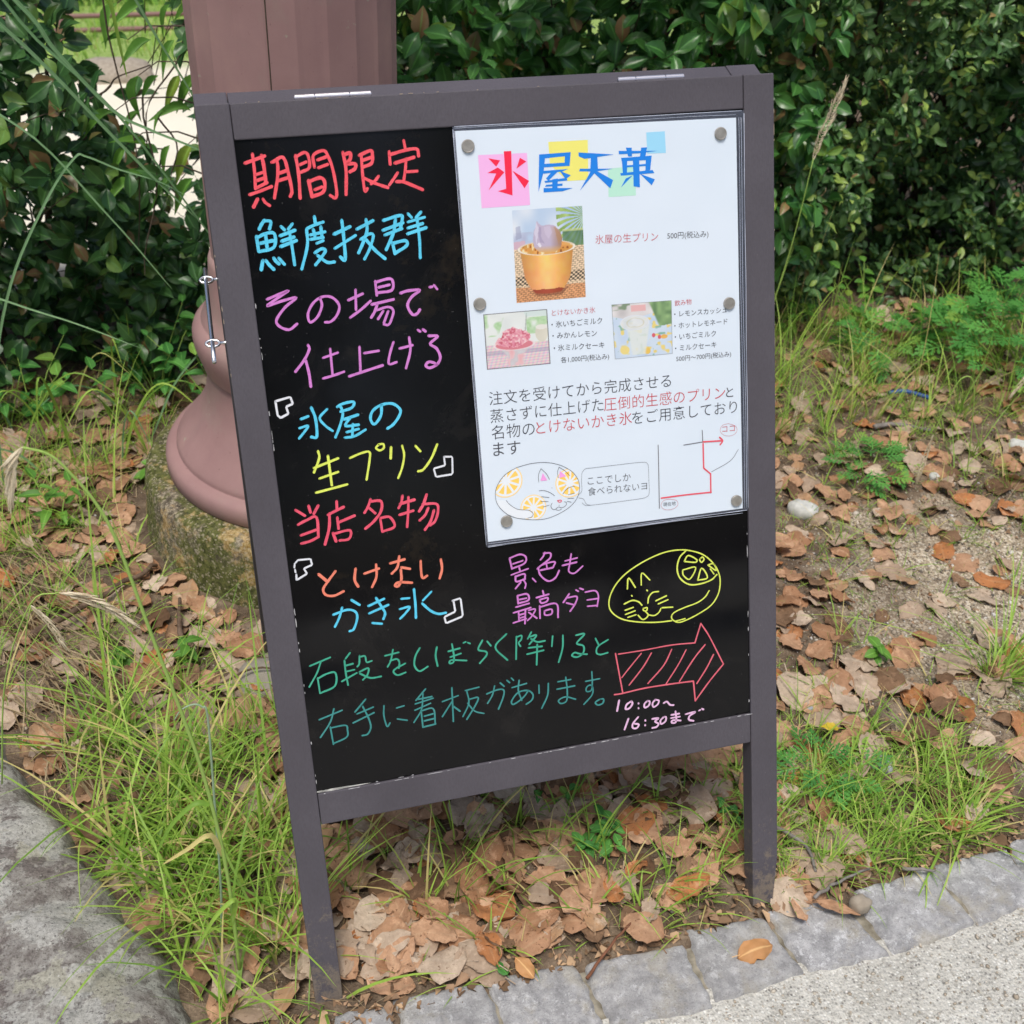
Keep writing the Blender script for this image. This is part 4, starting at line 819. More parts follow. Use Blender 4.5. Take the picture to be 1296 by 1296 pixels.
def paint_ice(x, y):
    n = vnoise(x, y, 6, 5); n2 = vnoise(x, y, 15, 6); n3 = vnoise(x, y, 32, 12)
    img = np.stack([.88 + .08 * n, .91 + .07 * n, .90 + .06 * n], -1)
    img = over(img, np.clip((vnoise(x, y, 9, 7) - .45) * 4, 0, 1) * (y < .42) * ((x < .34 - .3 * y) | ((x > .66) & (y > .12))) * .8, np.stack([.50 + .2 * n3, .76 + .1 * n3, .42 + .2 * n3], -1))
    img = over(img, pmask(x, y, [(.66, .04), (.68, .04), (.64, .42), (.62, .42)]) * .5, (.45, .50, .45)); img = over(img, pmask(x, y, [(.62, 0), (1, 0), (1, .12), (.66, .10)]) * .4, (.72, .86, .84))
    img = over(img, (y > .57) * 1.0, np.stack([.94 - .12 * (np.sin((x + y * .3) * 95) > .2), .85 - .15 * (np.sin(y * 130 + x * 6) > 0), .85 - .08 * n3], -1))
    img = over(img, ((y > .68) & (y < .76)) * .35, (.45, .45, .62))
    img = over(img, sm(((x - .89) / .10) ** 2 + ((y - .42) / .16) ** 2 - 1, .1), np.stack([.80 + .1 * n, .78 + .1 * n, .70 + .1 * n], -1)); img = over(img, sm(((x - .89) / .09) ** 2 + ((y - .31) / .045) ** 2 - 1, .1), (.93, .92, .88))
    t = np.clip((y - .58) / .38, 0, 1); hw = .28 - .155 * np.minimum(1, t * 1.9)
    img = over(img, sm(np.abs(x - .46) - hw, .03) * (y > .56) * (y < .96), np.stack([.93 - .12 * (n2 > .55), .64 + .20 * n2, .66 + .20 * n2], -1))
    ell = ((x - .45) / .33) ** 2 + ((y - .59) / .10) ** 2
    img = over(img, sm(ell - 1, .1), (.95, .88, .89)); img = over(img, sm(ell - .78, .1), (.86, .42, .48))
    P_ = [(.16, .56), (.20, .47), (.24, .44), (.27, .36), (.33, .32), (.38, .30), (.43, .27), (.50, .30), (.58, .33), (.64, .36), (.70, .40), (.71, .48), (.68, .55), (.58, .61), (.45, .65), (.30, .62)]
    k = pmask(x + .03 * (n2 - .5), y + .035 * (n3 - .5), P_)
    tone = .55 * n2 + .45 * n3
    img = over(img, k, np.stack([.78 + .22 * tone, .26 + .52 * tone ** 1.3, .34 + .46 * tone], -1))
    img = over(img, k * (np.sin((x * 1.4 - y) * 46 + n * 7) > .55) * .55, (.98, .72, .72)); img = over(img, k * (n3 < .25) * .6, (.74, .16, .26)); img = over(img, k * ((n3 > .78)) * .8, (1, .88, .88))
    e = np.minimum(np.minimum(x, 1 - x), np.minimum(y, 1 - y)); img = over(img, sm(e - .012, .01), (.25, .25, .27))
    return img
def paint_drink(x, y):
    n = vnoise(x, y, 6, 8); n2 = vnoise(x, y, 14, 9)
    img = np.stack([.72 + .12 * n, .82 + .09 * n, .95 + .03 * n], -1)
    sp = vnoise(x, y, 13, 10); img = over(img, np.clip((sp - .70) * 9, 0, 1), (.95, .84, .42)); sp = vnoise(x, y, 15, 11); img = over(img, np.clip((sp - .80) * 9, 0, 1), (.45, .68, .60))
    img = over(img, sm(((x - .68) / .03) ** 2 + ((y - .62) / .04) ** 2 - 1, .3), (.85, .25, .32)); img = over(img, sm(((x - .78) / .03) ** 2 + ((y - .66) / .04) ** 2 - 1, .3), (.85, .25, .32))
    img = over(img, sm(((x - .86) / .06) ** 2 + ((y - .66) / .04) ** 2 - 1, .3), (.95, .68, .25)); img = over(img, sm(((x - .57) / .05) ** 2 + ((y - .90) / .06) ** 2 - 1, .3), (.95, .75, .25)); img = over(img, sm(((x - .18) / .08) ** 2 + ((y - .85) / .08) ** 2 - 1, .3), (.96, .86, .45))
    img = over(img, (y < .30 - .25 * np.abs(x - .3)) * 1.0, np.stack([.74 + .2 * n, .72 + .2 * n, .72 + .2 * n], -1))
    img = over(img, (x > .32) * (x < .56) * (y < .15) * (y > .04) * .9, (.93, .66, .66))
    gr = sm(.62 + .18 * y * 2 - x, .03) * (y < .38 + .1 * n)
    img = over(img, gr, np.stack([.25 + .3 * n2, .42 + .3 * n2, .22 + .2 * n2], -1))
    img = over(img, ((x < .3) * (y < .12)) * np.clip((n2 - .4) * 3, 0, 1), (.42, .52, .38))
    t = np.clip((y - .38) / .58, 0, 1); img = over(img, sm(np.abs(x - .42) - (.20 - .09 * t), .03) * (y > .38) * (y < .95) * .85, (.90, .93, .90))
    r = ((x - .37) / .25) ** 2 + ((y - .36) / .14) ** 2
    img = over(img, sm(r - 1, .1) * .9, np.stack([.84 + .1 * n2, .87 + .08 * n2, .88 + .06 * n2], -1)); img = over(img, sm(np.abs(r - .92) - .06, .06), (.88, .92, .98))
    img = over(img, sm(np.abs(r - .25 - .2 * n2) - .05, .06) * .5, (.78, .74, .55))
    e = np.minimum(np.minimum(x, 1 - x), np.minimum(y, 1 - y)); img = over(img, sm(e - .006, .01), (.45, .48, .52))
    return img
for (n, q), fn, (nu, nv) in zip(PHOTOS, (paint_pudding, paint_ice, paint_drink), ((150, 190), (135, 115), (135, 115))):
    u, v = np.meshgrid(np.linspace(0, 1, nu), np.linspace(0, 1, nv)); img = np.clip(fn(u, v), 0, 1); img = img * .88 + .10 if n[0] == 'p' else img * .76 + .21
    lin = np.where(img <= .04045, img / 12.92, ((img + .055) / 1.055) ** 2.4) * .86
    q = [np.array(p) for p in q]
    P = q[0] * ((1 - u) * (1 - v))[..., None] + q[1] * (u * (1 - v))[..., None] + q[2] * (u * v)[..., None] + q[3] * ((1 - u) * v)[..., None]
    P = np.concatenate([P, np.full(P.shape[:2] + (1,), ZS + .05)], -1).reshape(-1, 3) / 1000
    W = BO + P @ BR.T
    idx = np.arange(nu * nv).reshape(nv, nu)
    F = np.stack([idx[1:, :-1], idx[1:, 1:], idx[:-1, 1:], idx[:-1, :-1]], -1).reshape(-1, 4)
    A = np.concatenate([lin.reshape(-1, 3), np.ones((nu * nv, 1))], 1)
    obj(n, mesh(n, W, F, M['photo'], False, {'Col': A}), poster)
# magnets
where = ['at the top left corner of the poster', 'at the top right corner of the poster', 'at the middle of the left edge of the poster', 'at the middle of the right edge of the poster', 'near the bottom left corner of the poster by the cat', 'at the bottom right corner of the poster']
for (mx_, my_), wd in zip(MAGNETS, where):
    h = MB(); n = 32; V = []; prof = [(0, 6.4), (2.0, 6.4), (2.5, 6.0), (2.6, 5.4), (2.45, 4.9), (2.45, 0.01)]
    for z, r in prof:
        V += [B(mx_ + r * math.cos(2 * math.pi * k / n), my_ + r * math.sin(2 * math.pi * k / n), .7 + z) for k in range(n)]
    F = [(j * n + k, j * n + (k + 1) % n, (j + 1) * n + (k + 1) % n, (j + 1) * n + k) for j in range(len(prof) - 1) for k in range(n)] + [tuple((len(prof) - 1) * n + k for k in range(n))]
    h.add(V, F); o = h.build('magnet', M['magnet'], None, smooth=False, label='round silver magnet ' + wd, cat='magnet', group='round magnets holding the poster')

# ------------------------------------------------------------------ lamp post
PX, PY = -.148, .98
post = empty('lamp_post', (PX, PY, 0), 'dusty pink fluted lamp post standing on a mossy round concrete base', 'lamp post')
def lathe(name, prof, mat, n=72, smooth=True, jit=0):
    V = []; 
    for r, z in prof:
        for k in range(n):
            a = 2 * math.pi * k / n; rr = r + (jit * (math.sin(a * 9 + z * 60) + math.sin(a * 23 + z * 130)) * .5 if jit else 0)
            V.append((rr * math.cos(a), rr * math.sin(a), z))
    F = [(j * n + k, j * n + (k + 1) % n, (j + 1) * n + (k + 1) % n, (j + 1) * n + k) for j in range(len(prof) - 1) for k in range(n)]
    F.append(tuple((len(prof) - 1) * n + k for k in range(n)))
    me = mesh(name, V, F, mat, smooth); return obj(name, me, post)
# shaft: 22 shallow flutes with sharp arrises
V = []; NF = 22; sub = 6; a00 = R_(-90 + 12.8)
zs = [.40, .48, .6, .8, 1.1, 1.6, 2.3, 3.2]
for z in zs:
    for k in range(NF * sub):
        i, j = divmod(k, sub); u = j / sub; a = a00 + 2 * math.pi * (i + u) / NF
        r = .1465 - .0016 * math.sin(math.pi * u) - (.0007 if i % 2 else 0) * (1 if .02 < u < .98 else 0)
        V.append((r * math.cos(a), r * math.sin(a), z))
N = NF * sub
F = [(j * N + k, j * N + (k + 1) % N, (j + 1) * N + (k + 1) % N, (j + 1) * N + k) for j in range(len(zs) - 1) for k in range(N)]
obj('shaft', mesh('shaft', V, F, M['pole'], False), post)
h = MB(); a = R_(-90 - 18.5); r = .1462
h.tube([(r * math.cos(a), r * math.sin(a), .5), (r * math.cos(a + .004), r * math.sin(a + .004), .8), (r * math.cos(a), r * math.sin(a), 1.3)], .0009, 5)
h.build('seam', M['bark'], post)
lathe('pedestal', [(.2545, .118), (.2570, .120), (.2572, .136), (.2560, .144), (.2520, .1500), (.2455, .1540), (.2395, .1555), (.2385, .1560), (.2372, .1562), (.2368, .1568), (.2366, .1595), (.2360, .1630), (.2335, .1675), (.2270, .1755), (.2190, .1845), (.2105, .1945), (.2025, .2050), (.1955, .2160), (.1895, .2260), (.1840, .2370), (.1795, .2500), (.1765, .2620), (.1740, .2760), (.1722, .2900), (.1712, .2995), (.1710, .3010), (.1765, .3018), (.1775, .3026), (.1780, .3050), (.1815, .3170), (.1850, .3290), (.1880, .3410), (.1893, .3520), (.1888, .3620), (.1860, .3700), (.1800, .3765), (.1755, .3795), (.1738, .3802), (.1728, .3808), (.1722, .3830), (.1700, .3880), (.1650, .3960), (.1610, .4080), (.1585, .4250), (.1555, .4450), (.1530, .4650), (.1518, .4800), (.1475, .4900)], M['pole'], 96)
lathe('concrete_base', [(.315, -.08), (.312, -.04), (.308, 0), (.300, .05), (.297, .085), (.295, .100), (.293, .108), (.289, .113), (.283, .1155), (.24, .118), (.01, .119)], M['concrete'], 160, True, .0015)
# rough footing stones poking out in front of it
def lump(name, c, rx, ry, rz, mat, parent=None, seed=0, rot=0, n=22, rough=.12, **kw):
    r = np.random.default_rng(seed); V = []; ph = r.uniform(0, 6, 8); m_ = n // 2
    for j in range(m_ + 1):
        th = math.pi * j / m_
        for i in range(n):
            a = 2 * math.pi * i / n; d = np.array([math.sin(th) * math.cos(a), math.sin(th) * math.sin(a), math.cos(th)])
            f = 1 + rough * (math.sin(3 * d[0] + ph[0] + 2 * d[1]) + .7 * math.sin(5 * d[1] + ph[1] + 3 * d[2]) + .4 * math.sin(9 * d[0] + ph[2]) * math.sin(7 * d[2] + ph[3])) * .6 + r.normal(0, rough * .06) * (0 < j < m_)
            f *= 1 / max(abs(d[0]) ** 3 + abs(d[1]) ** 3 + abs(d[2]) ** 3, .01) ** (1 / 3) * .92
            x, y, z = d * f * np.array([rx, ry, rz]); cr, sr = math.cos(rot), math.sin(rot)
            V.append((x * cr - y * sr, x * sr + y * cr, z))
    F = [(j * n + i, (j + 1) * n + i, (j + 1) * n + (i + 1) % n, j * n + (i + 1) % n) for j in range(m_) for i in range(n)]
    o = obj(name, mesh(name, V, F, mat, True), parent, **kw); o.location = c; return o
lump('footing_stone', (-.215 - PX, .625 - PY, -.030), .115, .050, .045, M['slab'], post, 3, .25, 40)
lump('rough_stone', (-.275, .535, -.005), .062, .045, .035, M['slab'], None, 5, -.3, 34, label='rough grey stone half buried in front of the lamp post base', cat='stone')

# ------------------------------------------------------------------ foliage helpers
def leaf_tpl(shape='oval', nst=6, ncol=4, fold=.25, curl=.25, wav=.0, seed=0, twist=0, edge=0):
    """unit leaf along +Y (length 1), half width .5 in X; returns verts, quads, colour attribute"""
    r = np.random.default_rng(seed); V = []; A = []
    for j in range(nst + 1):
        t = j / nst
        if shape == 'oval': w = math.sin(math.pi * min(1, t * .96 + .04)) ** .75
        elif shape == 'obovate': w = (math.sin(math.pi * t ** 1.35) ** .8) if 0 < t < 1 else 0.03
        elif shape == 'lance': w = math.sin(math.pi * t ** .7) ** 1.1 if 0 < t < 1 else .02
        elif shape == 'ovate': w = (math.sin(math.pi * t ** .68) ** .7) if 0 < t < 1 else .03
        elif shape == 'holly': w = math.sin(math.pi * min(1, t * .96 + .04)) ** .75 * (1 + (.22 if j % 2 else -.12))
        w = max(w, .03)
        z0 = -curl * t * t + wav * .5 * math.sin(t * 7 + seed)
        for i in range(ncol + 1):
            s = i / ncol * 2 - 1
            e = 1 + edge * r.uniform(-1, 1) * (abs(s) > .9)
            x = s * .5 * w * e; z = z0 + abs(s) ** 1.3 * w * fold * .5 + wav * math.sin(t * 9 + 3 * s + seed) * abs(s) * .6
            x, z = x * math.cos(twist * t) - z * math.sin(twist * t), x * math.sin(twist * t) + z * math.cos(twist * t)
            V.append((x, t * (1 - .15 * curl), z)); A.append((0, abs(s), t, 1))
    k = ncol + 1
    F = np.array([(j * k + i, j * k + i + 1, (j + 1) * k + i + 1, (j + 1) * k + i) for j in range(nst) for i in range(ncol)])
    return np.array(V), F, np.array(A)
def frames(f, n):
    f = f / (np.linalg.norm(f, axis=1, keepdims=True) + 1e-9)
    x = np.cross(f, n); x /= (np.linalg.norm(x, axis=1, keepdims=True) + 1e-9); z = np.cross(x, f)
    return np.stack([x, f, z], -1)          # columns x, y(forward), z(normal)
def joined(tpls, which, P, Fr, L, W, tint=None):
    Vs = []; Fs = []; As = []; b = 0
    for k, (V, F, A) in enumerate(tpls):
        idx = np.where(which == k)[0]
        if not len(idx): continue
        s = np.stack([W[idx], L[idx], L[idx]], -1)
        v = np.einsum('nij,nvj->nvi', Fr[idx], V[None] * s[:, None]) + P[idx][:, None]
        nv = len(V); Vs.append(v.reshape(-1, 3))
        Fs.append((F[None] + (np.arange(len(idx)) * nv)[:, None, None]).reshape(-1, F.shape[1]) + b)
        a = np.repeat(A[None], len(idx), 0); a[:, :, 0] = (rng.random(len(idx)) if tint is None else tint[idx])[:, None]
        As.append(a.reshape(-1, 4)); b += nv * len(idx)
    return np.concatenate(Vs), np.concatenate(Fs), np.concatenate(As)
def scatter(parent, name, stuffname, tpls, P, f, n, L, W, mat, n_ind=0, org=None, smooth=True):
    """the n_ind leaves that show largest become objects that share mesh data, the rest one joined part"""
    Fr = frames(f, n); which = rng.integers(0, len(tpls), len(P))
    org = np.zeros(3) if org is None else np.array(org)
    d = np.linalg.norm(P - np.array(CAM), axis=1); facing = np.abs(np.einsum('ni,ni->n', Fr[:, :, 2], (np.array(CAM) - P) / d[:, None]))
    score = (L / d) * (.5 + facing) ; order = np.argsort(-score) 
    # prefer the outer layer: nearer leaves first
    if n_ind: order = np.argsort(d - L * 6)
    ind = order[:n_ind]; rest = order[n_ind:]
    mes = []
    for k, (V, F, A) in enumerate(tpls): mes.append(mesh(name, V, F, mat, smooth, {'Col': A}))
    for i in ind:
        Mx = np.eye(4); Mx[:3, :3] = Fr[i] * np.array([W[i], L[i], L[i]]); Mx[:3, 3] = P[i] - org
        o = bpy.data.objects.new(name, mes[which[i]]); o.matrix_world = Matrix(Mx.tolist()); COL.objects.link(o)
        if parent is not None: o.parent = parent
    if len(rest):
        V, F, A = joined(tpls, which[rest], P[rest], Fr[rest], L[rest], W[rest])
        o = obj(stuffname, mesh(stuffname, V - org, F, mat, smooth, {'Col': A}), parent, kind='stuff')
    for m_ in mes:
        if m_.users == 0: bpy.data.meshes.remove(m_)
def unit(v): return v / (np.linalg.norm(v, axis=-1, keepdims=True) + 1e-9)
def bumpy(x, z, s):   # bulges in the shrub's face
    return .09 * np.sin(x * 6.3 + s) * np.cos(z * 5.1 + s * 2) + .06 * np.sin(x * 13.7 - z * 9.2 + s * 3) + .03 * np.sin(x * 27 + z * 22 + s)
def shrub(label, cat, x0, x1, y0, y1, z0, z1, n, L, W, shape, mat, seed, n_ind=240, fold=.25, curl=.25, wav=.04, keep=None, cluster=6, lshape=None, group=None, stems=14, gap=.0, depth_pow=1.6, name='evergreen_shrub', stem_max=99, tw=1.0):
    r = np.random.default_rng(seed)
    root = empty(name, ((x0 + x1) / 2, (y0 + y1) / 2, 0), label, cat, group)
    org = np.array([(x0 + x1) / 2, (y0 + y1) / 2, 0])
    nc = n // cluster
    cx = r.uniform(x0, x1, nc); cz = r.uniform(z0, z1, nc) ; dy = r.random(nc) ** depth_pow
    cy = y0 + bumpy(cx, cz, seed) + dy * (y1 - y0)
    C = np.stack([cx, cy, cz], -1)
    if keep is not None: C = C[keep(C, r)]
    C = np.repeat(C, cluster, 0); N = len(C)
    ang = r.uniform(0, 2 * np.pi, N)
    # twig axis per cluster points outwards and up, leaves fan round it
    ax = unit(np.stack([r.normal(0, .5, N // cluster), -.7 + r.normal(0, .35, N // cluster), .45 + r.normal(0, .4, N // cluster)], -1)); ax = np.repeat(ax, cluster, 0)
    u = unit(np.cross(ax, np.array([.3, .1, 1]) + r.normal(0, .05, (N, 3)))); v = np.cross(ax, u)
    k = np.tile(np.arange(cluster), N // cluster) / cluster
    rad = u * np.cos(ang)[:, None] + v * np.sin(ang)[:, None]
    f = unit(rad + ax * (.15 + .8 * k)[:, None] + r.normal(0, .15, (N, 3)))
    P = C + ax * (k * L * 1.3)[:, None] + rad * L * .08
    nr = unit(ax + np.array([0, -.25, .6]) + r.normal(0, .35, (N, 3)))
    Ls = L * r.uniform(.6, 1.25, N); Ws = Ls * (W / L) * r.uniform(.85, 1.15, N)
    sh = lshape or shape
    tpls = [leaf_tpl(sh, 6, 4, fold * r.uniform(.6, 1.4), curl * r.uniform(.2, 1.8), wav, seed + i, r.uniform(-.4, .4), .08) for i in range(6)]
    P[:, 2] = np.maximum(P[:, 2], .01 + r.random(N) * .02)
    scatter(root, 'leaf', 'foliage', tpls, P, f, nr, Ls, Ws, mat, n_ind, org)
    # twigs of the outer clusters and main stems
    mb = MB()
    cc = C[::cluster]; aa = ax[::cluster]
    sel = r.permutation(len(cc))[:min(260, len(cc))]
    for i in sel:
        p = cc[i] - org; q = p - aa[i] * .10 + np.array([0, .05, -.03]); q2 = q + np.array([r.normal(0, .05), .08, -.10])
        mb.tube([p + aa[i] * L, p, q, q2], [.0007 * tw, .001 * tw, .0017 * tw, .0026 * tw], 4, False)
    mb.build('twigs', M['bark'], root, smooth=True, kind='stuff')
    for s in range(stems):
        bx = r.uniform(x0 + .05, min(x1 - .05, stem_max)); by = (y0 + y1) / 2 + r.uniform(-.15, .15); h = MB()
        if abs(x0 + .5) < .01: bx = r.uniform(-.2, .1)
        P_ = []; x, y = bx, by
        for j in range(7):
            t = j / 6; P_.append((x - org[0], y - org[1], -.03 + t * (z1 - .05))); x += r.normal(0, .03); y += r.normal(0, .025)
        h.tube(P_, [.011 * (1 - .75 * j / 6) for j in range(7)], 6, False); h.build('stem', M['bark'], root, smooth=True)
    return root

def blade_mesh(P, ang, L, W, lean, droop, seg=5, tw=None):
    """grass blades as tapered curved strips; returns V,F,A"""
    N = len(P); d = np.stack([np.cos(ang), np.sin(ang), np.zeros(N)], -1); side = np.stack([-np.sin(ang), np.cos(ang), np.zeros(N)], -1)
    if tw is not None: side = side * np.cos(tw)[:, None] + d * np.sin(tw)[:, None]
    V = np.zeros((N, (seg + 1) * 2, 3)); A = np.zeros((N, (seg + 1) * 2, 4)); A[..., 3] = 1; tint = rng.random(N)
    for j in range(seg + 1):
        t = j / seg
        th = lean + droop * t ** 1.3
        if j == 0: pos = P.copy(); 
        else: pos = pos + (d * np.sin(th)[:, None] + np.array([0, 0, 1.]) * np.cos(th)[:, None]) * (L / seg)[:, None]
        w = W * (1 - t) ** .6 * (.55 + .45 * min(1, t * 4 + .3)) * .5
        V[:, 2 * j] = pos - side * w[:, None]; V[:, 2 * j + 1] = pos + side * w[:, None]
        A[:, 2 * j:2 * j + 2, 0] = tint[:, None]; A[:, 2 * j:2 * j + 2, 1] = .5; A[:, 2 * j:2 * j + 2, 2] = t
    f = np.array([(2 * j, 2 * j + 1, 2 * j + 3, 2 * j + 2) for j in range(seg)])
    F = (f[None] + (np.arange(N) * (seg + 1) * 2)[:, None, None]).reshape(-1, 4)
    return V.reshape(-1, 3), F, A.reshape(-1, 4)
gz = np.vectorize(ground_z)

# ------------------------------------------------------------------ hedge and shrubs behind
def inframe_pad(C, r): return np.ones(len(C), bool)
# big-leaved shrub directly behind the board, right of the lamp post
shrub('dense evergreen hedge shrub with large glossy leaves right behind the board', 'shrub', .06, .98, 1.45, 2.15, .02, 1.02, 7000, .053, .028, 'obovate', M['leaf_big'], 11, 260, .22, .3, .05)
# small-leaved shrub to the right
shrub('dense evergreen hedge shrub with small dull leaves at upper right', 'shrub', .86, 1.66, 1.52, 2.25, .01, 1.02, 24000, .028, .014, 'oval', M['leaf_small'], 12, 290, .2, .3, .06, cluster=7)
shrub('evergreen hedge shrub with medium glossy leaves at the right edge', 'shrub', 1.52, 2.35, 1.50, 2.2, .02, 1.02, 5200, .046, .021, 'obovate', M['leaf_dark'], 13, 200, .22, .3, .05)
# left of the gap
def keep_l(C, r):
    lim = -.485 - .05 * np.sin(C[:, 2] * 9) + .0 * C[:, 2]
    edge_ = (C[:, 0] < lim) | ((C[:, 2] < .40 + .1 * np.sin(C[:, 0] * 13)) & (C[:, 0] < -.40 + .12 * (C[:, 2] < .3)))
    return edge_ & (r.random(len(C)) < .95)
shrub('dark evergreen shrub with glossy leaves left of the gap at upper left', 'shrub', -1.25, -.30, 1.40, 1.95, .02, 1.0, 8000, .044, .024, 'obovate', M['leaf_dark'], 14, 240, .22, .3, .05, keep=keep_l, depth_pow=1.1, stems=9, stem_max=-.62)
# sparse shrub in the gap, just left of the post
def keep_g(C, r):
    z = C[:, 2]
    p = np.where(z < .34, .95, np.where(z > .66, .05 + .95 * (C[:, 0] > -.33), .06 + .7 * (C[:, 0] > -.29)))
    return (r.random(len(C)) < p) & ((C[:, 0] > -.40) | (z < .36))
shrub('sparse evergreen shrub with thin dark twigs just left of the lamp post', 'shrub', -.50, .12, 1.45, 1.85, .01, 1.0, 2300, .040, .022, 'oval', M['leaf_dark'], 15, 200, .2, .35, .05, keep=keep_g, cluster=4, depth_pow=1.0, stems=3, stem_max=.2, tw=.5)
# drooping long-leaved branches in the gap
lb = empty('leafy_branch', (-.30, 1.40, .62), 'thin drooping branch with long light green leaves left of the lamp post', 'branch')
tp = [leaf_tpl('lance', 7, 4, .3, c, .02, i, t_) for i, (c, t_) in enumerate(((.5, .2), (.7, -.3), (.3, .1)))]
mes = [mesh('long_leaf', V, F, M['leaf_bright'], True, {'Col': A}) for V, F, A in tp]
anchors = []
h = MB()
for b in range(7):
    s0 = Vector((.03 + .01 * b, .02 * b, -.16 + .055 * b)); s1 = s0 + Vector((-.10 - .02 * (b % 3), -.03, .035)); s2 = s1 + Vector((-.035, -.01, -.02))
    h.tube([s0, (s0 + s1) / 2 + Vector((0, 0, .012)), s1, s2], [.002, .0015, .0012, .0008], 5, False)
    for k in range(4):
        t = (k + 1) / 4; p = s0.lerp(s2, t); anchors.append(p)
        f = Vector((-.8 + .35 * (k % 2), -.25 + rng.normal(0, .2), -.25 + rng.normal(0, .3))); nn = Vector((rng.normal(0, .3), -.3, 1))
        Fr = frames(np.array([f]), np.array([nn]))[0]; L = rng.uniform(.05, .085); Mx = np.eye(4); Mx[:3, :3] = Fr * np.array([L * .26, L, L]); Mx[:3, 3] = p
        o = bpy.data.objects.new('long_leaf', mes[k % 3]); o.matrix_world = Matrix(Mx.tolist()); COL.objects.link(o); o.parent = lb
h.build('twigs', M['bark'], lb, smooth=True)
# thin bare twigs crossing the gap
h = MB()
for x0, x1, z0, z1, y in ((-.40, -.41, .90, .35, 1.38), (-.36, -.40, .62, .30, 1.36), (-.30, -.39, .70, .52, 1.4), (-.34, -.33, .58, .44, 1.37), (-.47, -.36, .60, .66, 1.42), (-.50, -.42, .50, .62, 1.45)):
    P_ = [(x0 + (x1 - x0) * t + .012 * math.sin(t * 7 + x0 * 40), y + .01 * math.sin(t * 5), z0 + (z1 - z0) * t) for t in np.linspace(0, 1, 10)]
    h.tube(P_, [.0016 * (1 - .6 * t) + .0004 for t in np.linspace(0, 1, 10)], 5, False)
h.build('bare_twigs', M['bark'], None, smooth=True, label='thin bare dark twigs crossing the bright gap left of the lamp post', cat='twigs')

# rails and a boulder on the bright sand beyond the gap
rl = empty('railing', (0, 9.0, ground_z(0, 9)), 'low pinkish brown two-rail fence far behind the gap', 'railing')
for z in (-1.005, -1.105):
    h = MB(); h.tube([(-4, 0, z - ground_z(0, 9)), (3, 0, z - ground_z(0, 9) + .04)], .019, 10); h.build('rail', M['rail'], rl, smooth=True)
for x in (-3.2, -1.05, 1.0):
    h = MB(); h.tube([(x, .0, -.1), (x, .0, .21)], .03, 10); h.build('post', M['rail'], rl, smooth=True)
lump('boulder', (-.60, 6.1, ground_z(0, 6.1) + .03), .22, .16, .09, M['stone_tan'], None, 8, .2, label='low flat-topped stone on the bright sand beyond the gap', cat='stone')
N = 5000; P = np.stack([rng.uniform(-3, 1.6, N), rng.uniform(7.2, 16, N), np.zeros(N)], -1); P[:, 2] = gz(P[:, 0], P[:, 1])
V, F, A = blade_mesh(P, rng.uniform(0, 6.28, N), rng.uniform(.06, .16, N), np.full(N, .012), rng.uniform(0, .5, N), rng.uniform(.2, 1, N), 3)
obj('lawn_grass', mesh('lawn_grass', V, F, M['grass'], False, {'Col': A}), kind='stuff')
# far bushes closing the view past the lawn
for i, (x, y) in enumerate(((-4.2, 13.5), (-2.4, 14.2), (-.9, 13.6), (.8, 14.4))):
    r = np.random.default_rng(40 + i); n = 900; u = unit(r.normal(0, 1, (n, 3))); u[:, 2] = np.abs(u[:, 2]); rr = r.uniform(.75, 1.05, n)[:, None]
    root = empty('far_bush', (x, y, ground_z(x, y)), ['leftmost round green bush beyond the lawn', 'second round green bush beyond the lawn from the left', 'third round green bush beyond the lawn from the left', 'rightmost round green bush beyond the lawn'][i], 'bush', 'bushes beyond the lawn')
    scatter(root, 'leaf', 'foliage', [leaf_tpl('oval', 3, 2, .2, .2)], u * rr * np.array([1.1, .7, .9]), unit(u + r.normal(0, .6, (n, 3))), u, r.uniform(.12, .2, n), r.uniform(.07, .1, n), M['leaf_bright'], 0)
    h = MB(); h.tube([(0, 0, -.05), (.02, 0, .5)], [.05, .03], 8); h.build('trunk', M['bark'], root)

# trees added behind the photographer, unseen, spaced for their reflection in the glossy board
for i, (x, y, hh, rx) in enumerate(((-3.6, -6.6, 4.4, 1.8), (-.80, -7.0, 4.9, 1.35), (2.40, -7.0, 4.5, 1.40), (5.2, -7.6, 4.7, 1.9))):
    r = np.random.default_rng(80 + i); n = 2200; u = unit(r.normal(0, 1, (n, 3))); rr = r.uniform(.35, 1.05, n)[:, None] ** .6
    root = empty('broadleaf_tree', (x, y, 0), ['leftmost broadleaf tree across the path behind the viewpoint', 'tallest, slender broadleaf tree across the path behind the viewpoint', 'slightly shorter broadleaf tree across the path behind the viewpoint', 'rightmost broadleaf tree across the path behind the viewpoint'][i], 'tree', 'trees across the path')
    P = u * rr * np.array([rx, rx, hh * .42]) + np.array([0, 0, hh * .58]) + .15 * np.sin(u[:, [1, 2, 0]] * 7)
    scatter(root, 'leaf', 'crown', [leaf_tpl('oval', 3, 2, .2, .2)], P, unit(u + r.normal(0, .6, (n, 3))), u, r.uniform(.16, .28, n), r.uniform(.09, .15, n), M['leaf_dark'], 0)
    h = MB(); h.tube([(0, 0, -.05), (.04, .02, hh * .3), (.02, 0, hh * .6)], [.13, .10, .05], 10); h.build('trunk', M['bark'], root, smooth=True)

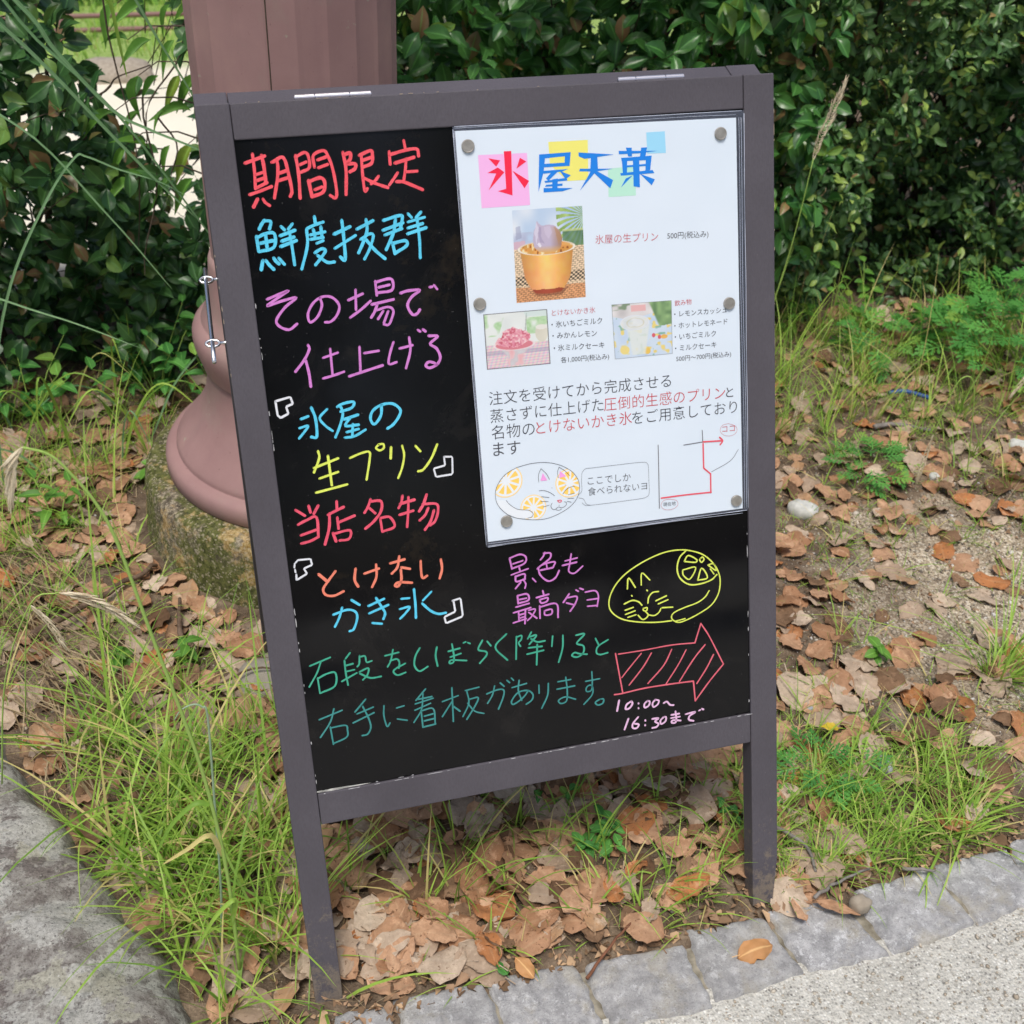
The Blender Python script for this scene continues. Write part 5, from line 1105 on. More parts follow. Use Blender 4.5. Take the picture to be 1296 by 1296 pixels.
# ------------------------------------------------------------------ loose cover on the soil
def band_ok(x, y):
    """on the soil: behind the kerb, not under the boulder or the post base"""
    ok = y > strip(x) + .012
    ex = np.interp(y, E_[::-1, 1][2:], E_[::-1, 0][2:])          # boulder's right edge at that y
    ok &= ~((x < ex + .005) & (y < .95))
    ok &= np.hypot(x - PX, y - PY) > .325
    return ok
dens_ref = [None]
def sample(n, x0, x1, y0, y1, w=None):
    out = []
    while sum(map(len, out)) < n:
        x = rng.uniform(x0, x1, n * 2); y = rng.uniform(y0, y1, n * 2); m = band_ok(x, y)
        if w is not None: m &= rng.random(n * 2) * (1.6 if w is dens_ref[0] else 1) < w(x, y)
        out.append(np.stack([x[m], y[m]], -1))
    return np.concatenate(out)[:n]
def sand_w(x, y): return np.clip(1.15 - np.hypot((x - .95) / .5, (y - .45) / .35), 0, 1)
# pebbles and grit
n = 15000; Q = np.concatenate([sample(6000, -.9, 1.9, -.05, 1.6), sample(9000, .35, 1.7, .0, 1.1, lambda x, y: .04 + sand_w(x, y))])
oc = unit(np.array([(1, 0, 0), (-1, 0, 0), (0, 1, 0), (0, -1, 0), (0, 0, 1), (0, 0, -1), (.7, .7, .3), (-.7, .6, .3), (.6, -.7, .3), (-.6, -.7, .2)]))
of = np.array([(0, 6, 4), (6, 2, 4), (2, 7, 4), (7, 1, 4), (1, 9, 4), (9, 3, 4), (3, 8, 4), (8, 0, 4), (0, 8, 5), (8, 3, 5), (3, 9, 5), (9, 1, 5), (1, 7, 5), (7, 2, 5), (2, 6, 5), (6, 0, 5)])
sz = rng.lognormal(math.log(.0016), .45, n)[:, None, None]; V = oc[None] * sz * rng.uniform(.6, 1.2, (n, 10, 1)) * rng.uniform(.6, 1.3, (n, 1, 3))
P3 = np.concatenate([Q, (gz(Q[:, 0], Q[:, 1]))[:, None] + .0005], 1); V = V + P3[:, None]
A = np.zeros((n, 10, 4)); A[..., 0] = rng.random(n)[:, None]; A[..., 3] = 1
F = (of[None] + (np.arange(n) * 10)[:, None, None]).reshape(-1, 3)
obj('gravel', mesh('gravel', V.reshape(-1, 3), F, M['pebble'], False, {'Col': A.reshape(-1, 4)}), kind='stuff')
n = 5000; Qx = np.stack([rng.uniform(-.35, 1.0, n), rng.uniform(-.42, -.02, n)], -1); Qx = Qx[Qx[:, 1] < -.100 + .056 * Qx[:, 0]]; n = len(Qx)
sz = rng.lognormal(math.log(.0015), .35, n)[:, None, None]; V = oc[None] * sz * rng.uniform(.6, 1.2, (n, 10, 1)) * rng.uniform(.6, 1.3, (n, 1, 3)) * np.array([1, 1, .7])
V = V + np.concatenate([Qx, np.full((n, 1), -.0022)], 1)[:, None]; A = np.zeros((n, 10, 4)); A[..., 0] = rng.uniform(.55, 1, n)[:, None]; A[..., 3] = 1
F = (of[None] + (np.arange(n) * 10)[:, None, None]).reshape(-1, 3)
obj('path_aggregate', mesh('path_aggregate', V.reshape(-1, 3), F, M['pebble'], False, {'Col': A.reshape(-1, 4)}), kind='stuff')
# crumbled leaf litter
def litter(n, Q, L, mat, name, zup=.003):
    tp = [leaf_tpl('oval', 2, 2, .5, .6, .1, i, 0, .4) for i in range(4)]
    P = np.concatenate([Q, gz(Q[:, 0], Q[:, 1])[:, None] + rng.uniform(0, zup, n)[:, None]], 1)
    a = rng.uniform(0, 6.28, n); f = np.stack([np.cos(a), np.sin(a), rng.normal(0, .15, n)], -1); nr = unit(np.stack([rng.normal(0, .4, n), rng.normal(0, .4, n), np.ones(n)], -1))
    Ls = L * rng.lognormal(0, .4, n)
    V, F, A = joined(tp, rng.integers(0, 4, n), P, frames(f, nr), Ls, Ls * rng.uniform(.4, .9, n))
    obj(name, mesh(name, V, F, mat, False, {'Col': A}), kind='stuff')
Qk = np.stack([rng.uniform(-.35, 1.1, 900), rng.exponential(.022, 900)], -1); Qk[:, 1] += strip(Qk[:, 0]) + .002
litter(900, Qk, .010, M['debris'], 'kerbside_crumbs', .012)
litter(14000, sample(14000, -.9, 1.9, -.04, 1.6, lambda x, y: 1 - .75 * sand_w(x, y)), .008, M['debris'], 'leaf_crumbs')
# dry straw threads
n = 3000; Q = sample(n, -.9, 1.9, -.05, 1.5, lambda x, y: .5 + .5 * (x < -.2))
P = np.concatenate([Q, gz(Q[:, 0], Q[:, 1])[:, None] + .002], 1)
V, F, A = blade_mesh(P, rng.uniform(0, 6.28, n), rng.uniform(.02, .085, n), rng.uniform(.0006, .0014, n), rng.uniform(1.2, 1.5, n), rng.uniform(-.1, .35, n), 4)
obj('dry_straw', mesh('dry_straw', V, F, M['straw'], False, {'Col': A}), kind='stuff')

# ------------------------------------------------------------------ fallen leaves, each one an object
def dry_tpl(seed):
    r = np.random.default_rng(seed); nst, ncol = 10, 8; V = []; A = []
    asp = r.uniform(.56, .84); cu = r.uniform(-.4, .6); fo = r.uniform(-.4, .6); lobe = r.uniform(.03, .09); ph = r.uniform(0, 6, 4); tip = r.uniform(.4, 1)
    tw = r.uniform(-.5, .5)
    for j in range(nst + 1):
        t = j / nst; w = math.sin(math.pi * min(1, t ** .82)) ** .62 if 0 < t < 1 else .02
        w *= 1 + lobe * math.sin(t * 19 + ph[0]); w *= asp
        for i in range(ncol + 1):
            s = i / ncol * 2 - 1; bite = 1 - max(0, r.normal(-.05, .10)) * (abs(s) > .9)
            x = s * .5 * w * bite; y = t + .03 * math.sin(s * 4 + ph[1]) * w
            z = -cu * (t - .45) ** 2 * 1.2 + fo * (abs(s) * w) ** 1.6 * .35 + .035 * math.sin(s * 5 + t * 8 + ph[2]) * abs(s) + .02 * math.sin(t * 17 + ph[3]) * s
            z += (.012 + .022 * (abs(s) > .6)) * r.normal(0, .8) + .05 * max(0, abs(s) - .55) * math.sin(t * 13 + ph[0] * s)
            x, z = x * math.cos(tw * t) - z * math.sin(tw * t), x * math.sin(tw * t) + z * math.cos(tw * t)
            V.append((x, y, z)); A.append((0, abs(s), t, 1))
    k = ncol + 1; F = [(j * k + i, j * k + i + 1, (j + 1) * k + i + 1, (j + 1) * k + i) for j in range(nst) for i in range(ncol)]
    b = len(V); sw = .012     # stalk
    for t in (0, .5, 1): V += [(-sw, -.22 * t + .02, .02 * t), (sw, -.22 * t + .02, .02 * t)]; A += [(0, 0, 0, 1)] * 2
    F += [(b, b + 2, b + 3, b + 1), (b + 2, b + 4, b + 5, b + 3)]
    return np.array(V), np.array(F), np.array(A)
DT = [dry_tpl(100 + i) for i in range(18)]
DME = {}
for mn in ('dry_leaf', 'dry_grey', 'dry_dark'): DME[mn] = [mesh('fallen_leaf', V, F, M[mn], True, {'Col': A}) for V, F, A in DT]
def dens(x, y):
    # dense under and around the board, moderate right and left, thin on the sandy patch and in the grass
    d = .42 + 0 * x
    d = np.where((x > -.36) & (x < .42) & (y < .55), 1.6, d)
    d = np.where((x > .42) & (y < .22), .22, d); d = np.where((x > .3) & (x < .75) & (y >= .2) & (y < .5), .62, d); d = np.where((x > .3) & (y > .5), .42, d)
    d = np.where(x < -.30, np.where(y > .40, .62, .50), d)
    d = np.where((x > .3) & (y > .85), .33, d)
    d = d * (1 - .8 * sand_w(x, y)); d = np.where((x > .05) & (x < .40) & (y < .13), .55, d)
    return d
dens_ref[0] = dens
Q = sample(2500, -.85, 1.75, .0, 1.52, dens)
Q = Q[(np.hypot(Q[:, 0] - .256, Q[:, 1]) > .045) & (np.hypot(Q[:, 0] + .27, Q[:, 1]) > .035)]
nl = len(Q); Ll = rng.uniform(.030, .070, nl) * np.where(Q[:, 1] > .6, .95, 1); yaw = rng.uniform(0, 6.28, nl); mi = rng.integers(0, 18, nl); mt = rng.choice(['dry_leaf', 'dry_grey', 'dry_dark'], nl, p=[.48, .36, .16])
tilt = rng.normal(0, .20, (nl, 2)); lay = rng.random(nl)
# rest on the ground or on each other: a coarse height map keeps the heap from interpenetrating much
hm = {}
Zl = np.zeros(nl)
for i in np.argsort(lay):
    c = (int(Q[i, 0] // .03), int(Q[i, 1] // .03)); h_ = max(hm.get((c[0] + a, c[1] + b), 0) * (1 if a == b == 0 else .6) for a in (-1, 0, 1) for b in (-1, 0, 1))
    Zl[i] = ground_z(*Q[i]) + .004 + h_; hm[c] = min(h_ + .0042, .022)
dC = np.hypot(Q[:, 0] - CAM.x, Q[:, 1] - CAM.y)
# what the board hides does not need its own object
pb = (np.abs(Q[:, 0] - .02) < .30) & (Q[:, 1] > .42) & (Q[:, 0] > -.3)
score = Ll / np.sqrt(dC ** 2 + 1.5) - pb * 9
ordr = np.argsort(-score)
def mat_leaf(i):
    m = Matrix.Translation((Q[i, 0], Q[i, 1], Zl[i])) @ Matrix.Rotation(yaw[i], 4, 'Z') @ Matrix.Rotation(tilt[i, 0], 4, 'X') @ Matrix.Rotation(tilt[i, 1], 4, 'Y')
    return m @ Matrix.Scale(Ll[i], 4) @ Matrix.Translation((0, -.5, 0))
def zone(x, y):
    if x < -.31:
        if y < .22: return 'in grass beside the boulder'
        if y < .5: return 'in grass between boulder and board'
        return 'left of the lamp post base'
    if x < -.19 and y < .12: return "by the board's left leg"
    if x < .29:
        w = 'left side' if x < -.10 else 'centre' if x < .10 else 'right side'
        if y < .07: return "near kerb under board's " + w
        if y > .30: return "behind the bottom rail's " + w
        return "under board %s, %s" % (w, 'near row' if y < .15 else 'middle row' if y < .22 else 'far row')
    if y < .25: return "in grass by the board's right leg" if x < .42 else 'near the kerb at lower right'
    if y < .5: return 'just right of the board' if x < .55 else 'on the gravelly patch at right'
    if y < .9: return 'in litter right of the poster' if x < .85 else 'below the lush weed at right'
    return 'at the foot of the right hedge'
for i in ordr[:285]:
    o = bpy.data.objects.new('fallen_leaf', DME[mt[i]][mi[i]]); COL.objects.link(o); o.matrix_world = mat_leaf(i)
    z_ = zone(*Q[i]); sx_, sy_ = math.sin(yaw[i]), -math.cos(yaw[i])
    dr = ('left' if sx_ < -.38 else 'right' if sx_ > .38 else ''); dv = ('away' if sy_ > .38 else 'towards the viewer' if sy_ < -.38 else '')
    dr = {('left', ''): 'left', ('right', ''): 'right', ('', 'away'): 'back', ('', 'towards the viewer'): 'front', ('left', 'away'): 'back left', ('right', 'away'): 'back right', ('left', 'towards the viewer'): 'front left', ('right', 'towards the viewer'): 'front right'}[(dr, dv)]
    size = 'small' if Ll[i] < .047 else 'large' if Ll[i] > .060 else 'mid-size'
    tag(o, '%s %s leaf %s, stalk to the %s' % (size, {'dry_grey': 'greyish', 'dry_leaf': 'light brown', 'dry_dark': 'dark brown'}[mt[i]], z_, dr), 'leaf', 'fallen leaves on the ground')
for mn in ('dry_leaf', 'dry_grey', 'dry_dark'):
    Vs = []; Fs = []; As = []; b = 0
    for i in ordr[285:]:
        if mt[i] != mn: continue
        V, F, A = DT[mi[i]]; m = np.array(mat_leaf(i)); v = V @ m[:3, :3].T + m[:3, 3]; a = A.copy(); a[:, 0] = rng.random()
        Vs.append(v); Fs.append(F + b); As.append(a); b += len(V)
    obj('leaf_litter', mesh('leaf_litter', np.concatenate(Vs), np.concatenate(Fs), M[mn], True, {'Col': np.concatenate(As)}), kind='stuff')
def one_leaf(x, y, z, yaw_, L, mat, tpl, label, rx=0, ry=0, asp=1):
    V, F, A = DT[tpl]; o = obj('fallen_leaf', mesh('fallen_leaf', V * np.array([asp, 1, 1]), F, mat, True, {'Col': A}), label=label, cat='leaf')
    o.matrix_world = Matrix.Translation((x, y, z)) @ Matrix.Rotation(yaw_, 4, 'Z') @ Matrix.Rotation(rx, 4, 'X') @ Matrix.Rotation(ry, 4, 'Y') @ Matrix.Scale(L, 4) @ Matrix.Translation((0, -.5, 0))
one_leaf(.482, .242, .024, 1.2, .026, M['yellow_leaf'], 2, 'small bright yellow fallen leaf among brown leaves right of the board')
one_leaf(.230, -.062, .013, -1.45, .050, M['orange_leaf'], 5, 'light orange-brown leaf lying alone on the kerb stones', 0, .1, .75)
one_leaf(.302, -.026, .015, .1, .034, M['dry_leaf'], 3, 'narrow upright brown leaf on the kerb right of the board leg', 0, .15, .6)
one_leaf(.350, -.035, .018, -2.2, .056, M['dry_leaf'], 7, 'long narrow brown leaf by the pebble on the kerb', 0, .5, .33)
one_leaf(.105, -.006, .020, .9, .055, M['dry_leaf'], 9, 'large round brown leaf lapping over the kerb edge below the board')
one_leaf(-.047, -.022, .016, .5, .032, M['orange_leaf'], 4, 'small torn orange-brown leaf on the kerb edge in front', .2, .1, .8)
one_leaf(-.073, -.016, .014, .4, .022, M['leaf_lush'], 6, 'tiny green leaf lying on the kerb edge in front', .1, 0, .7)

# ------------------------------------------------------------------ grass
def clear_board(V, F, A, seg):
    # drop blades that would pass through the board, its frame or the poster
    k = (seg + 1) * 2; b = (V - BO) @ BR * 1000; b = b.reshape(-1, k, 3)
    near = (b[..., 0] > XL0 - 4) & (b[..., 0] < XR1 + 4) & (b[..., 1] > YRB - 6)
    hit = ((b[..., 2] > -30) & (b[..., 2] < 6) & near).any(1) | (((b[..., 2] > 0).any(1)) & ((b[..., 2] < 0).any(1)) & near.any(1))
    for a_, c_ in ((XL0, XL1), (XR0, XR1)): hit |= ((b[..., 2] > -27) & (b[..., 2] < 2) & (b[..., 0] > a_ - 2) & (b[..., 0] < c_ + 2)).any(1)
    ok = ~hit; V = V.reshape(-1, k, 3)[ok].reshape(-1, 3); A = A.reshape(-1, k, 4)[ok].reshape(-1, 4); f = F[:seg]; n_ = ok.sum()
    return V, (f[None] + (np.arange(n_) * k)[:, None, None]).reshape(-1, 4), A
def tufts(n_t, region, per, L, W, spread, mat, name, w=None, seg=5, lean=(.05, .7), droop=(.3, 1.3), pts=None):
    c = sample(n_t, *region, w) if pts is None else np.array(pts)
    n_ = len(c) * per; C = np.repeat(c, per, 0); ang = rng.uniform(0, 6.28, n_); rad = np.abs(rng.normal(0, spread, n_))
    x = C[:, 0] + np.cos(ang) * rad; y = C[:, 1] + np.sin(ang) * rad; m = band_ok(x, y); x, y, ang = x[m], y[m], ang[m]; k = len(x)
    P = np.stack([x, y, gz(x, y) - .002], -1); h_ = np.repeat(rng.uniform(.55, 1.25, len(c)), per)[m]
    V, F, A = clear_board(*blade_mesh(P, ang + rng.normal(0, .7, k), L * h_ * rng.lognormal(-.1, .4, k), W * rng.uniform(.5, 1.2, k), rng.uniform(*lean, k), rng.uniform(*droop, k), seg, rng.uniform(-.6, .6, k)), seg)
    return obj(name, mesh(name, V, F, mat, False, {'Col': A}), kind='stuff')
def wl_(x, y): return np.clip(1.1 - np.abs((x + .40) / .16) ** 2, .05, 1) * (y < .62) * np.where((x > -.45) & (y > .42), .25, 1)
tufts(62, (-.62, -.27, .0, .55), 16, .135, .0044, .012, M['grass'], 'grass', wl_, 6, (.1, .8), (.4, 1.5))
tufts(95, (-1.0, -.32, .55, 1.45), 14, .10, .0028, .012, M['grass'], 'grass', None, 5, (.1, .9), (.3, 1.4))
tufts(40, (-1.05, -.42, 1.0, 1.5), 9, .09, .0028, .015, M['grass'], 'grass', None, 6, (.1, .8), (.3, 1.3))
tufts(22, (-.25, .27, .03, .4), 8, .085, .0034, .008, M['grass'], 'grass', None, 5)
tufts(14, (-.2, .26, .02, .2), 10, .09, .0034, .009, M['grass'], 'grass', None, 5)
tufts(150, (.20, .66, .02, .26), 14, .058, .0030, .010, M['grass'], 'grass', lambda x, y: .25 + .75 * (x > .27), 5, (.2, 1.1), (.2, 1.2))
tufts(260, (.30, 1.6, .2, 1.4), 11, .060, .0026, .012, M['grass'], 'grass', lambda x, y: 1 - .7 * sand_w(x, y), 4, (.2, 1.0), (.2, 1.2))
tufts(85, (.72, 1.6, 1.0, 1.5), 13, .15, .0030, .014, M['grass'], 'grass', None, 6, (.05, .7), (.3, 1.3))
tufts(14, (.9, 1.9, .7, 1.4), 12, .10, .0024, .012, M['grass'], 'grass', None, 5)
tufts(0, None, 26, .13, .0040, .010, M['grass'], 'grass', None, 6, (.3, 1.1), (.3, 1.0), [(.786, .300), (.80, .285), (.565, .045), (.60, .06), (.84, .33)])
tufts(0, None, 16, .15, .0030, .010, M['grass'], 'grass', None, 6, (.05, .5), (.2, 1.0), [(-.235, .30), (-.10, .10), (-.085, .16), (.03, .14), (.08, .12), (-.225, .15), (.72, 1.20), (.70, 1.26), (.745, 1.15)])
tufts(0, None, 5, .25, .0042, .012, M['grass'], 'tall_grass_blades', None, 8, (.05, .6), (.5, 1.5), [(x_, y_) for x_, y_ in zip(rng.uniform(-.44, -.30, 13), rng.uniform(.0, .34, 13))])
tufts(0, None, 9, .040, .0022, .014, M['grass'], 'grass', None, 4, (.2, 1.1), (.2, 1.2), [(x_, strip(x_) + rng.uniform(.014, .05)) for x_ in rng.uniform(-.38, 1.1, 46)])
# fine moss-like green sprinkle on the soil
n = 14000; Q2 = sample(n, -.9, 1.8, .0, 1.5, lambda x, y: np.clip(.35 + .65 * (vnoise(x + 3, y + 3, 7, 21) > .5), 0, 1) * (1 - .6 * sand_w(x, y)) * np.where((x > -.25) & (x < .2), .25, 1))
P = np.concatenate([Q2, gz(Q2[:, 0], Q2[:, 1])[:, None]], 1)
V, F, A = blade_mesh(P, rng.uniform(0, 6.28, n), rng.uniform(.008, .026, n), rng.uniform(.0008, .0018, n), rng.uniform(.1, 1.1, n), rng.uniform(.0, 1, n), 3)
obj('short_grass', mesh('short_grass', V, F, M['grass'], False, {'Col': A}), kind='stuff')
# pale dry grass thatch at the left
n = 260; Q2 = np.stack([rng.normal(-.62, .05, n), rng.uniform(.42, 1.0, n)], -1); Q2[:, 0] += (1.0 - Q2[:, 1]) * .22 - .08; Q2 = Q2[band_ok(Q2[:, 0], Q2[:, 1])]; n = len(Q2)
P = np.concatenate([Q2, gz(Q2[:, 0], Q2[:, 1])[:, None] + rng.uniform(.002, .02, n)[:, None]], 1)
V, F, A = blade_mesh(P, rng.normal(-1.05, .22, n), rng.uniform(.08, .22, n), rng.uniform(.001, .003, n), rng.uniform(1.2, 1.5, n), rng.uniform(-.05, .3, n), 5)
obj('dry_grass_thatch', mesh('dry_grass_thatch', V, F, M['straw'], False, {'Col': A}), kind='stuff')

# ------------------------------------------------------------------ tall single stalks
def ribbon(name, P, w, mat, parent, up=(0, -.6, 1)):
    P = [Vector(p) for p in P]; V = []; A = []; n = len(P)
    for i, p in enumerate(P):
        d = (P[min(i + 1, n - 1)] - P[max(i - 1, 0)]).normalized(); s_ = d.cross(Vector(up)).normalized(); t = i / (n - 1)
        ww = w * min(1, .5 + t * 3) * (1 - t) ** .45 * .5 + .0002
        nn = s_.cross(d) * ww * .5
        V += [tuple(p - s_ * ww + nn), tuple(p), tuple(p + s_ * ww + nn)]; A += [(.4, 1, t, 1), (.4, 0, t, 1), (.4, 1, t, 1)]
    F = np.array([(3 * i + k, 3 * i + k + 1, 3 * i + k + 4, 3 * i + k + 3) for i in range(n - 1) for k in range(2)])
    return obj(name, mesh(name, V, F, mat, True, {'Col': A}), parent)
def smooth3(P, k=5):
    P = [np.array(p, float) for p in P]; P = [2 * P[0] - P[1]] + P + [2 * P[-1] - P[-2]]; out = []
    for i in range(1, len(P) - 2):
        p0, p1, p2, p3 = P[i - 1:i + 3]
        for j in range(k):
            t = j / k; out.append(.5 * ((2 * p1) + (-p0 + p2) * t + (2 * p0 - 5 * p1 + 4 * p2 - p3) * t * t + (-p0 + 3 * p1 - 3 * p2 + p3) * t ** 3))
    out.append(P[-2]); return out
def stalk(P, r0, r1, mat, label, head=None, leaves=(), headw=.004, name='grass_stalk'):
    S = smooth3(P); base = S[0]; root = empty(name, tuple(base), label, 'grass stalk'); n = len(S)
    h = MB(); h.tube([s - base for s in S], [r0 + (r1 - r0) * i / (n - 1) for i in range(n)], 7); h.build('stem', mat, root, smooth=True)
    if head is not None:
        Hs = smooth3(head, 8); h = MB()
        for i, p in enumerate(Hs[:-1]):
            d = unit(Hs[i + 1] - p); t = i / len(Hs)
            for s_ in (-1, 1):
                side = unit(np.cross(d, np.array([.2, 1, .1]))) * s_ * headw * .5 * math.sin(math.pi * min(1, t * .85 + .15)) + rng.normal(0, headw * .12, 3)
                h.tube([p - base, p - base + side + d * .004, p - base + side * 1.1 + d * .011, p - base + side * 1.5 + d * .020], [.0004, .0011, .0009, .0002], 5, False)
        h.build('seed_head', M['seed'], root, smooth=True)
    for L_ in leaves: ribbon('blade', [np.array(p) - base for p in smooth3(L_[:-1])], L_[-1], M['grass'], root)
    return root
stalk([(-.367, .05, -.0), (-.364, .05, .189), (-.371, .05, .333), (-.384, .05, .443), (-.397, .05, .535), (-.41, .05, .634), (-.42, .05, .676), (-.435, .05, .709), (-.448, .05, .729), (-.466, .05, .738)], .0022, .0009, M['stem'],
      'tall arching green grass stalk with drooping pale seed head, left foreground', [(-.466, .05, .738), (-.474, .05, .728), (-.480, .052, .708), (-.484, .055, .690)],
      [[(-.371, .05, .30), (-.385, .05, .305), (-.41, .045, .285), (-.43, .04, .25), .006], [(-.366, .05, .22), (-.375, .045, .26), (-.40, .04, .25), (-.425, .04, .235), .006], [(-.368, .05, .10), (-.36, .045, .15), (-.385, .04, .13), (-.41, .03, .09), .006]])
stalk([(-.386, .1, .0), (-.376, .1, .10), (-.368, .1, .248), (-.362, .1, .372), (-.366, .1, .388), (-.374, .1, .393), (-.386, .1, .388), (-.394, .1, .376)], .0016, .0006, M['stem_blue'], 'bluish grass stalk bent over at the top, left of the board')
stalk([(.811, 1.2, .0), (.811, 1.2, .181), (.817, 1.2, .242), (.831, 1.2, .351), (.841, 1.2, .509)], .0016, .0009, M['stem'], 'tall upright grass stalk with pale seed head against the hedge', [(.841, 1.2, .505), (.848, 1.2, .55), (.859, 1.2, .583), (.869, 1.2, .62), (.877, 1.2, .646)], headw=.010)
stalk([(1.07, .80, .0), (1.05, .8, .10), (1.02, .8, .22), (.99, .8, .235), (.975, .8, .19), (.965, .8, .12)], .0012, .0008, M['stem'], 'arching grass stalk with hanging seed head right of the board', [(.965, .8, .12), (.960, .8, .06), (.958, .8, .02)], headw=.006)
stalk([(1.42, .95, .0), (1.40, .93, .2), (1.33, .92, .31), (1.29, .92, .27), (1.27, .92, .22)], .0012, .0008, M['stem'], 'arching grass stalk with hanging seed head over the lush weed', [(1.27, .92, .22), (1.245, .92, .16), (1.22, .92, .11)], headw=.007)
stalk([(1.55, .95, .0), (1.56, .95, .2), (1.52, .95, .33), (1.49, .95, .27)], .0012, .0008, M['stem'], 'grass stalk with hanging seed head near the right edge', [(1.49, .95, .27), (1.475, .95, .20), (1.47, .95, .13)], headw=.007)
stalk([(.76, 1.0, .0), (.79, 1.0, .20), (.83, 1.0, .27), (.815, 1.0, .22), (.80, 1.0, .12)], .0012, .0008, M['stem'], 'arching grass stalk with pale seed head close to the board\'s right edge', [(.80, 1.0, .12), (.795, 1.0, .08), (.79, 1.0, .04)], headw=.005)
# bristly pale seed head in the lower left, as in foxtail grass
stalk([(-.62, .30, .12), (-.58, .28, .30), (-.53, .26, .42), (-.50, .26, .43)], .0010, .0007, M['stem'], 'thin grass stalk with bristly whitish seed head left of the lamp post', [(-.500, .26, .430), (-.485, .26, .424), (-.470, .26, .414), (-.452, .26, .398), (-.438, .26, .382)], headw=.008)
stalk([(-.60, .42, .12), (-.575, .41, .25), (-.56, .41, .30)], .0009, .0006, M['stem'], 'short dry grass spike rising above the pale thatch', [(-.56, .41, .30), (-.545, .41, .27), (-.535, .41, .235)], headw=.006)
# long bluish blades leaning across the gap at the upper left
tg = empty('tall_grass', (-.62, 1.10, .0), 'tall bluish grass with long blades leaning across the bright gap, upper left', 'grass')
bl = lambda P, w, m=M['grass_blue'], nm='long_blade': ribbon(nm, [np.array(p) - np.array([-.62, 1.10, 0]) for p in smooth3(P, 6)], w, m, tg)
bl([(-.98, 1.15, .0), (-.93, 1.12, .6), (-.74, 1.1, .98), (-.546, 1.1, .803), (-.412, 1.1, .631), (-.363, 1.1, .567), (-.301, 1.1, .493)], .0085)
bl([(-.95, 1.08, .0), (-.90, 1.06, .7), (-.70, 1.05, 1.06), (-.515, 1.05, .846), (-.474, 1.05, .778), (-.41, 1.05, .693), (-.36, 1.05, .661), (-.298, 1.05, .631), (-.25, 1.05, .60)], .0085)
bl([(-.80, 1.0, .0), (-.76, 1.0, .7), (-.58, 1.0, 1.16), (-.40, 1.0, .95), (-.36, 1.0, .865), (-.332, 1.0, .802), (-.296, 1.0, .729), (-.27, 1.0, .66)], .006)
bl([(-.90, 1.12, .0), (-.85, 1.1, .6), (-.64, 1.1, .93), (-.50, 1.1, .78), (-.412, 1.1, .679), (-.357, 1.1, .59), (-.298, 1.1, .486), (-.26, 1.1, .42)], .006)
bl([(-.85, 1.2, .0), (-.72, 1.15, .7), (-.50, 1.1, 1.12), (-.40, 1.1, .90), (-.392, 1.1, .833), (-.388, 1.1, .779), (-.384, 1.1, .725)], .009, M['grass'])
bl([(-.70, 1.14, .0), (-.67, 1.13, .22), (-.61, 1.12, .40), (-.53, 1.11, .54), (-.478, 1.1, .607), (-.460, 1.1, .609), (-.416, 1.1, .587), (-.36, 1.1, .565), (-.32, 1.1, .54)], .0055)
bl([(-.95, 1.12, .0), (-.90, 1.1, .5), (-.70, 1.1, .72), (-.55, 1.1, .66), (-.44, 1.08, .52), (-.36, 1.06, .40)], .005)
bl([(-.95, 1.02, .0), (-.90, 1.0, .35), (-.72, 1.0, .46), (-.55, 1.0, .40), (-.42, 1.0, .33)], .005)
for k in range(16):
    a = rng.uniform(-1, 1); x0 = rng.uniform(-.70, -.40); y0 = rng.uniform(1.15, 1.4); H = rng.uniform(.08, .22); dx = rng.uniform(-.2, .28)
    bl([(x0, y0, 0), (x0 + dx * .25, y0, H * .6), (x0 + dx * .6, y0 - .03, H), (x0 + dx, y0 - .05, H * rng.uniform(.5, .95))], rng.uniform(.003, .006), M['grass'] if k % 3 else M['grass_blue'], 'blade')

# ------------------------------------------------------------------ broad-leaved weeds
def weed(x, y, H, n, L, W, shape, mat, label, cat='weed', spread=.6, seed=0, flat_=False, group=None, name='weed'):
    r = np.random.default_rng(seed); z = ground_z(x, y); root = empty(name, (x, y, z), label, cat, group)
    tp = [leaf_tpl(shape, 5, 4, .2, c, .02, seed + i) for i, c in enumerate((.15, .4, .6))]; me = [mesh('leaf', V, F, mat, True, {'Col': A}) for V, F, A in tp]
    h = MB(); ns = max(1, n // 7)
    for s_ in range(ns):
        a = 2.4 * s_ + r.uniform(0, 1); le = spread * r.uniform(.3, 1) * (ns > 1 or .3); top = Vector((math.cos(a) * le * H, math.sin(a) * le * H, H * r.uniform(.6, 1)))
        if not flat_: h.tube([(0, 0, -.005), top * .5 + Vector((0, 0, H * .08)), top], [.0014, .0011, .0007], 5, False)
        for k in range(n // ns):
            t = (k + 1) / (n // ns); p = Vector((0, 0, 0)).lerp(top, t) if not flat_ else Vector((0, 0, .004 + .002 * k))
            b = 2.4 * k + r.uniform(-.3, .3); f = np.array([math.cos(b), math.sin(b), .25 if not flat_ else .12]) + np.array(top) * 1.0
            Fr = frames(f[None], np.array([[r.normal(0, .2), -.15 + r.normal(0, .2), 1.0]]))[0]; l = L * r.uniform(.6, 1.15)
            Mx = np.eye(4); Mx[:3, :3] = Fr * np.array([l * W / L, l, l]); Mx[:3, 3] = p
            o = bpy.data.objects.new('leaf', me[k % 3]); o.matrix_world = Matrix(Mx.tolist()); COL.objects.link(o); o.parent = root
    if h.V: h.build('stem', M['stem'], root, smooth=True)
    return root
